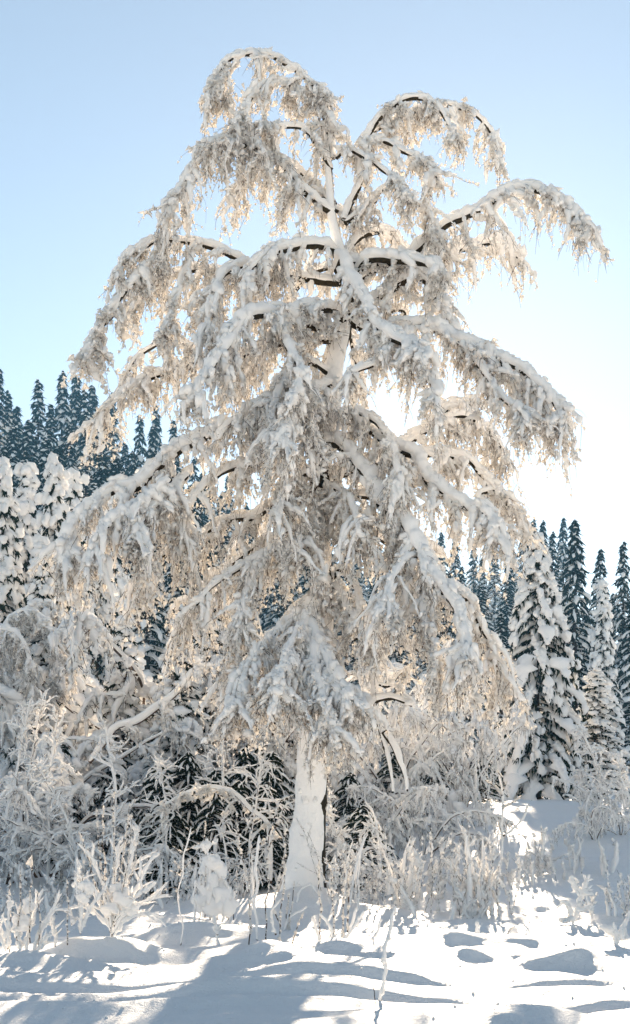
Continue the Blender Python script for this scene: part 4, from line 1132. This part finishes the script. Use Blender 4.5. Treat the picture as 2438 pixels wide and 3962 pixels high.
def reed_clump(label, u, y, n, h, spread, seed, fan=0.18, snow=0.014, cat="bush", name="shoot_clump", bark=None, fat=0.25, group="clumps of upright shoots"):
    rng = np.random.default_rng(seed)
    n = int(n * 0.6); snow *= 1.6
    o = on_ground(u, y)
    t = thing(name, label, cat, tuple(o), group)
    p0 = np.stack([rng.normal(size=n) * spread, rng.normal(size=n) * spread * 0.7, np.full(n, -0.1)], -1)
    for i in range(n):
        p0[i, 2] = ground_h(o[0] + p0[i, 0], o[1] + p0[i, 1]) - o[2] - 0.05
    d0 = np.stack([rng.normal(size=n) * fan, rng.normal(size=n) * fan, np.ones(n)], -1)
    d0[:, 0] += p0[:, 0] * 0.35
    L = h * rng.uniform(0.25, 1.0, n)
    P = grow(p0, d0, L, 9, -0.10, 0.10, rng)
    m = n * 2
    idx = rng.integers(0, n, m)
    q0, T = lerp_paths(P, idx, rng.uniform(0.25, 0.85, m))
    B_ = grow(q0, T + rng.normal(size=(m, 3)) * 0.55, h * rng.uniform(0.10, 0.28, m), 5, -0.6, 0.08, rng)
    ba, sn, cl = Acc(), Acc(), Acc()
    tubes(ba, P, np.linspace(0.0048, 0.0025, 9)[None] * np.ones((n, 1)), 4)
    tubes(ba, B_, np.linspace(0.0032, 0.002, 5)[None] * np.ones((m, 1)), 3)
    fi = rng.random(n) < fat
    if fi.any():
        th = np.interp(np.linspace(0, 1, 9), [0, .2, .7, 1], [.5, 1, .8, .2])[None] * rng.uniform(.5, 1.4, (int(fi.sum()), 1)) * snow * 2.0
        snowcover(sn, P[fi], np.full((int(fi.sum()), 9), 0.006), th, 6, lump=0.7, lf=12.0, seed=seed, bare=0.7)
    for PP, per in ((P, 16.0), (B_, 6.0)):
        K = int(len(PP) * per)
        ci = rng.integers(0, len(PP), K)
        q, T = lerp_paths(PP, ci, rng.uniform(0.05, 1, K))
        rr = snow * np.exp(rng.normal(size=K) * 0.35)
        clumps(cl, q + WIND * (rr * 0.4)[:, None], T + rng.normal(size=(K, 3)) * 0.3, rr, rr * rng.uniform(1.2, 2.6, K), rng)
    add_obj("shoots", ba.mesh("shoots", bark or M_REED), t, kind="stuff")
    if sn.n:
        add_obj("snow_cover", sn.mesh("shoots_snow", M_SNOW), t, kind="stuff")
    add_obj("shoot_snow", cl.mesh("shoots_clumps", M_SNOW), t, kind="stuff")
    return t

for a_ in [
 ("clump of reddish thin shoots against the birch stem's right foot", 822, 23.0, 34, 1.6, .28, 1, .12, .012),
 ("pale shoots just right of the reddish clump, in front of the thicket", 885, 25.0, 18, 1.3, .25, 2, .14, .014),
 ("tall reedy snowy clump left of the big sunlit bush", 985, 23.6, 40, 1.75, .24, 3, .12, .016),
 ("reedy clump behind the big sunlit bush, shaded blue", 1050, 26.0, 26, 1.5, .22, 4, .14, .017),
 ("big sunlit rounded bush right of the birch, branching finely", 1165, 23.4, 60, 1.65, .28, 5, .24, .018),
 ("sunlit low edge of shoots in front of the big sunlit bush's left side", 1085, 22.4, 14, .7, .25, 6, .25, .016),
 ("blue-shaded shoots on the bank below the near spruce", 1310, 29.0, 18, 1.2, .40, 7, .12, .020),
 ("blue-shaded shoots on the bank further right, beside the knobbly sapling", 1400, 28.0, 20, 1.1, .45, 8, .12, .020),
 ("dark thin shoots at the right edge behind the snow-capped stump", 1490, 22.5, 26, 1.1, .25, 9, .10, .013),
 ("small shaded shoots behind the sunlit bush's right side", 1250, 27.5, 12, 1.0, .3, 10, .14, .018),
 ("grey low shoots at the left edge in front of the thicket", 30, 23.0, 30, 1.1, .5, 11, .3, .016),
 ("grey low shoots between left edge and brightest bush, behind both", 140, 23.5, 34, 1.1, .5, 12, .3, .016),
 ("grey low shoots just behind the brightest bush", 300, 23.8, 28, 1.1, .5, 13, .3, .016),
 ("grey shoots at the hollow's mouth behind the zigzag sapling", 415, 24.0, 24, 1.0, .35, 14, .3, .014),
 ("thin twiggy shoots behind the snow-hooded stub", 560, 24.5, 24, 1.3, .35, 15, .2, .014),
]:
    reed_clump(*a_)

def frost_sapling(label, u, y, vtop, seed, nb=26, blen=0.6, snow=0.03, up=0.5, group="frosted saplings", sub=3):
    rng = np.random.default_rng(seed)
    o = on_ground(u, y)
    h = CAM_Z + (1943.0 - vtop) / F * y - o[2]
    t = thing("frosted_sapling", label, "sapling", tuple(o), group)
    n = 16
    P = grow(np.array([[0, 0, -0.1]]), np.array([[rng.normal() * .06, rng.normal() * .06, 1.0]]), np.array([h]), n, 0.0, 0.075, rng)
    s_ = rng.uniform(0.15, 0.97, nb)
    q, T = lerp_path(P[0], s_)
    a = np.arange(nb) * 2.4 + rng.normal(size=nb) * .4
    d = np.stack([np.cos(a), np.sin(a) * 0.8, up + rng.normal(size=nb) * 0.35], -1)
    B_ = grow(q, d, blen * (1.15 - 0.8 * s_) * rng.uniform(.35, 1.5, nb), 9, 0.9 * rng.uniform(-0.3, 1.6, (nb, 1)), 0.24, rng)
    m = nb * sub
    ci = rng.integers(0, nb, m)
    q2, T2 = lerp_paths(B_, ci, rng.uniform(.3, .95, m))
    C_ = grow(q2, T2 + rng.normal(size=(m, 3)) * .6, blen * rng.uniform(.12, .5, m), 6, 0.6, 0.22, rng)
    st, br, sn = Acc(), Acc(), Acc()
    tubes(st, P, np.linspace(.022, .006, n)[None] * max(1, h / 3), 6)
    tubes(br, B_, np.linspace(.009, .004, 9)[None] * np.ones((nb, 1)), 4)
    tubes(br, C_, np.linspace(.005, .003, 6)[None] * np.ones((m, 1)), 3)
    snowcover(sn, P, np.linspace(.020, .006, n)[None], np.full((1, n), snow), 7, lump=.6, lf=9, seed=seed, bare=.4)
    snowcover(sn, B_, np.full((nb, 9), .007), snow * np.clip(np.exp(rng.normal(size=(nb, 9)) * .3), .4, 1.7), 6, lump=.6, lf=11, seed=seed + 1, bare=.4)
    snowcover(sn, C_, np.full((m, 6), .005), snow * .8 * np.clip(np.exp(rng.normal(size=(m, 6)) * .3), .4, 1.7), 5, lump=.6, lf=11, seed=seed + 2, bare=.4)
    add_obj("stem", st.mesh("frost_stem", M_TWIG), t)
    add_obj("branches", br.mesh("frost_branches", M_TWIG), t, kind="stuff")
    add_obj("snow_cover", sn.mesh("frost_snow", M_SNOW), t, kind="stuff")
for a_ in [
 ("frosted fine-branched sapling, sunlit, by the left edge", 22, 30.0, 1650, 1, 44, .75, .030, .9),
 ("frosted fine-branched sapling, sunlit, second from the left edge", 62, 31.0, 1640, 2, 44, .75, .030, .9),
 ("frosted fine-branched sapling below the nearest white arch", 112, 30.0, 1690, 3, 40, .7, .030, .8),
 ("sapling with level snowy branches behind the brightest bush", 262, 26.5, 1690, 4, 34, .65, .032, .25),
 ("thin frosted sapling left of the level-branched one", 190, 27.5, 1790, 5, 34, .6, .028, .6),
 ("slim frosted sapling before the pale spruce left of the birch fan", 545, 29.0, 1560, 6, 40, .75, .030, .4),
 ("sunlit knobbly sapling right of the near spruce", 1442, 38.0, 1715, 7, 40, .55, .050, .7),
 ("sunlit knobbly sapling cut by the photo's right edge", 1500, 37.0, 1790, 8, 36, .5, .050, .7),
 ("low sunlit sapling at the near spruce's right foot", 1395, 39.0, 1830, 9, 34, .5, .045, .7),
 ("twiggy frosted sapling rising from the left side of the dark hollow", 400, 27.5, 1800, 12, 30, .9, .022, .3),
 ("twiggy frosted sapling between the hollow and the birch stem", 600, 27.0, 1780, 14, 30, .9, .022, .25),
 ("low twiggy frosted sapling under the arching branch", 545, 26.5, 1960, 15, 24, .8, .020, .1),
 ("frosted sapling with splayed twigs right of the birch stem's middle", 845, 27.0, 1840, 10, 36, .8, .035, .15),
 ("frosted sapling with splayed twigs lower right of the stem", 905, 26.5, 1930, 11, 32, .75, .035, .1),
]:
    frost_sapling(*a_)

# clods of snow fallen from the crown, and twig bits, on the front snow
rc = np.random.default_rng(12)
cx = rc.uniform(-4.5, 4.5, 380); cy = 10.5 + 13.0 * rc.random(380) ** 1.2
kz = vnoise(np.stack([cx, cy, 0 * cx], -1), 0.8, 55) > -0.1
cx, cy = cx[kz], cy[kz]
ca = Acc()
rr = 0.006 + 0.018 * rc.random(len(cx)) ** 3
puffs(ca, np.stack([cx, cy, height(cx, cy) + rr * 0.2], -1), rc.normal(size=(len(cx), 3)) + np.array([0, 0, .2]), rr, rc)
clods = add_obj("snow_clods", ca.mesh("snow_clods", M_GROUND), kind="stuff")
clods["label"] = "small clods of snow scattered over the front of the clearing"; clods["category"] = "snow clods"

# ---------------------------------------------------------------- thin winter haze over the whole place
hm, hnt, hout = new_mat("winter_haze")
hv = hnt.nodes.new("ShaderNodeVolumePrincipled")
hv.inputs['Color'].default_value = (0.20, 0.55, 1.0, 1)
hv.inputs['Density'].default_value = 0.00040
hv.inputs['Anisotropy'].default_value = 0.3
hnt.links.new(hv.outputs['Volume'], hout.inputs['Volume'])
ha = Acc()
x0, x1, y0, y1, z0, z1 = -705, 705, -65, 705, -4, 75
ha.add(np.array([[x, y, z] for z in (z0, z1) for y in (y0, y1) for x in (x0, x1)], float),
       np.array([[0, 2, 3, 1], [4, 5, 7, 6], [0, 1, 5, 4], [2, 6, 7, 3], [0, 4, 6, 2], [1, 3, 7, 5]]))
haze = add_obj("haze", ha.mesh("haze", hm, smooth=False), kind="stuff")

print("TRIANGLES", TRIS[0])
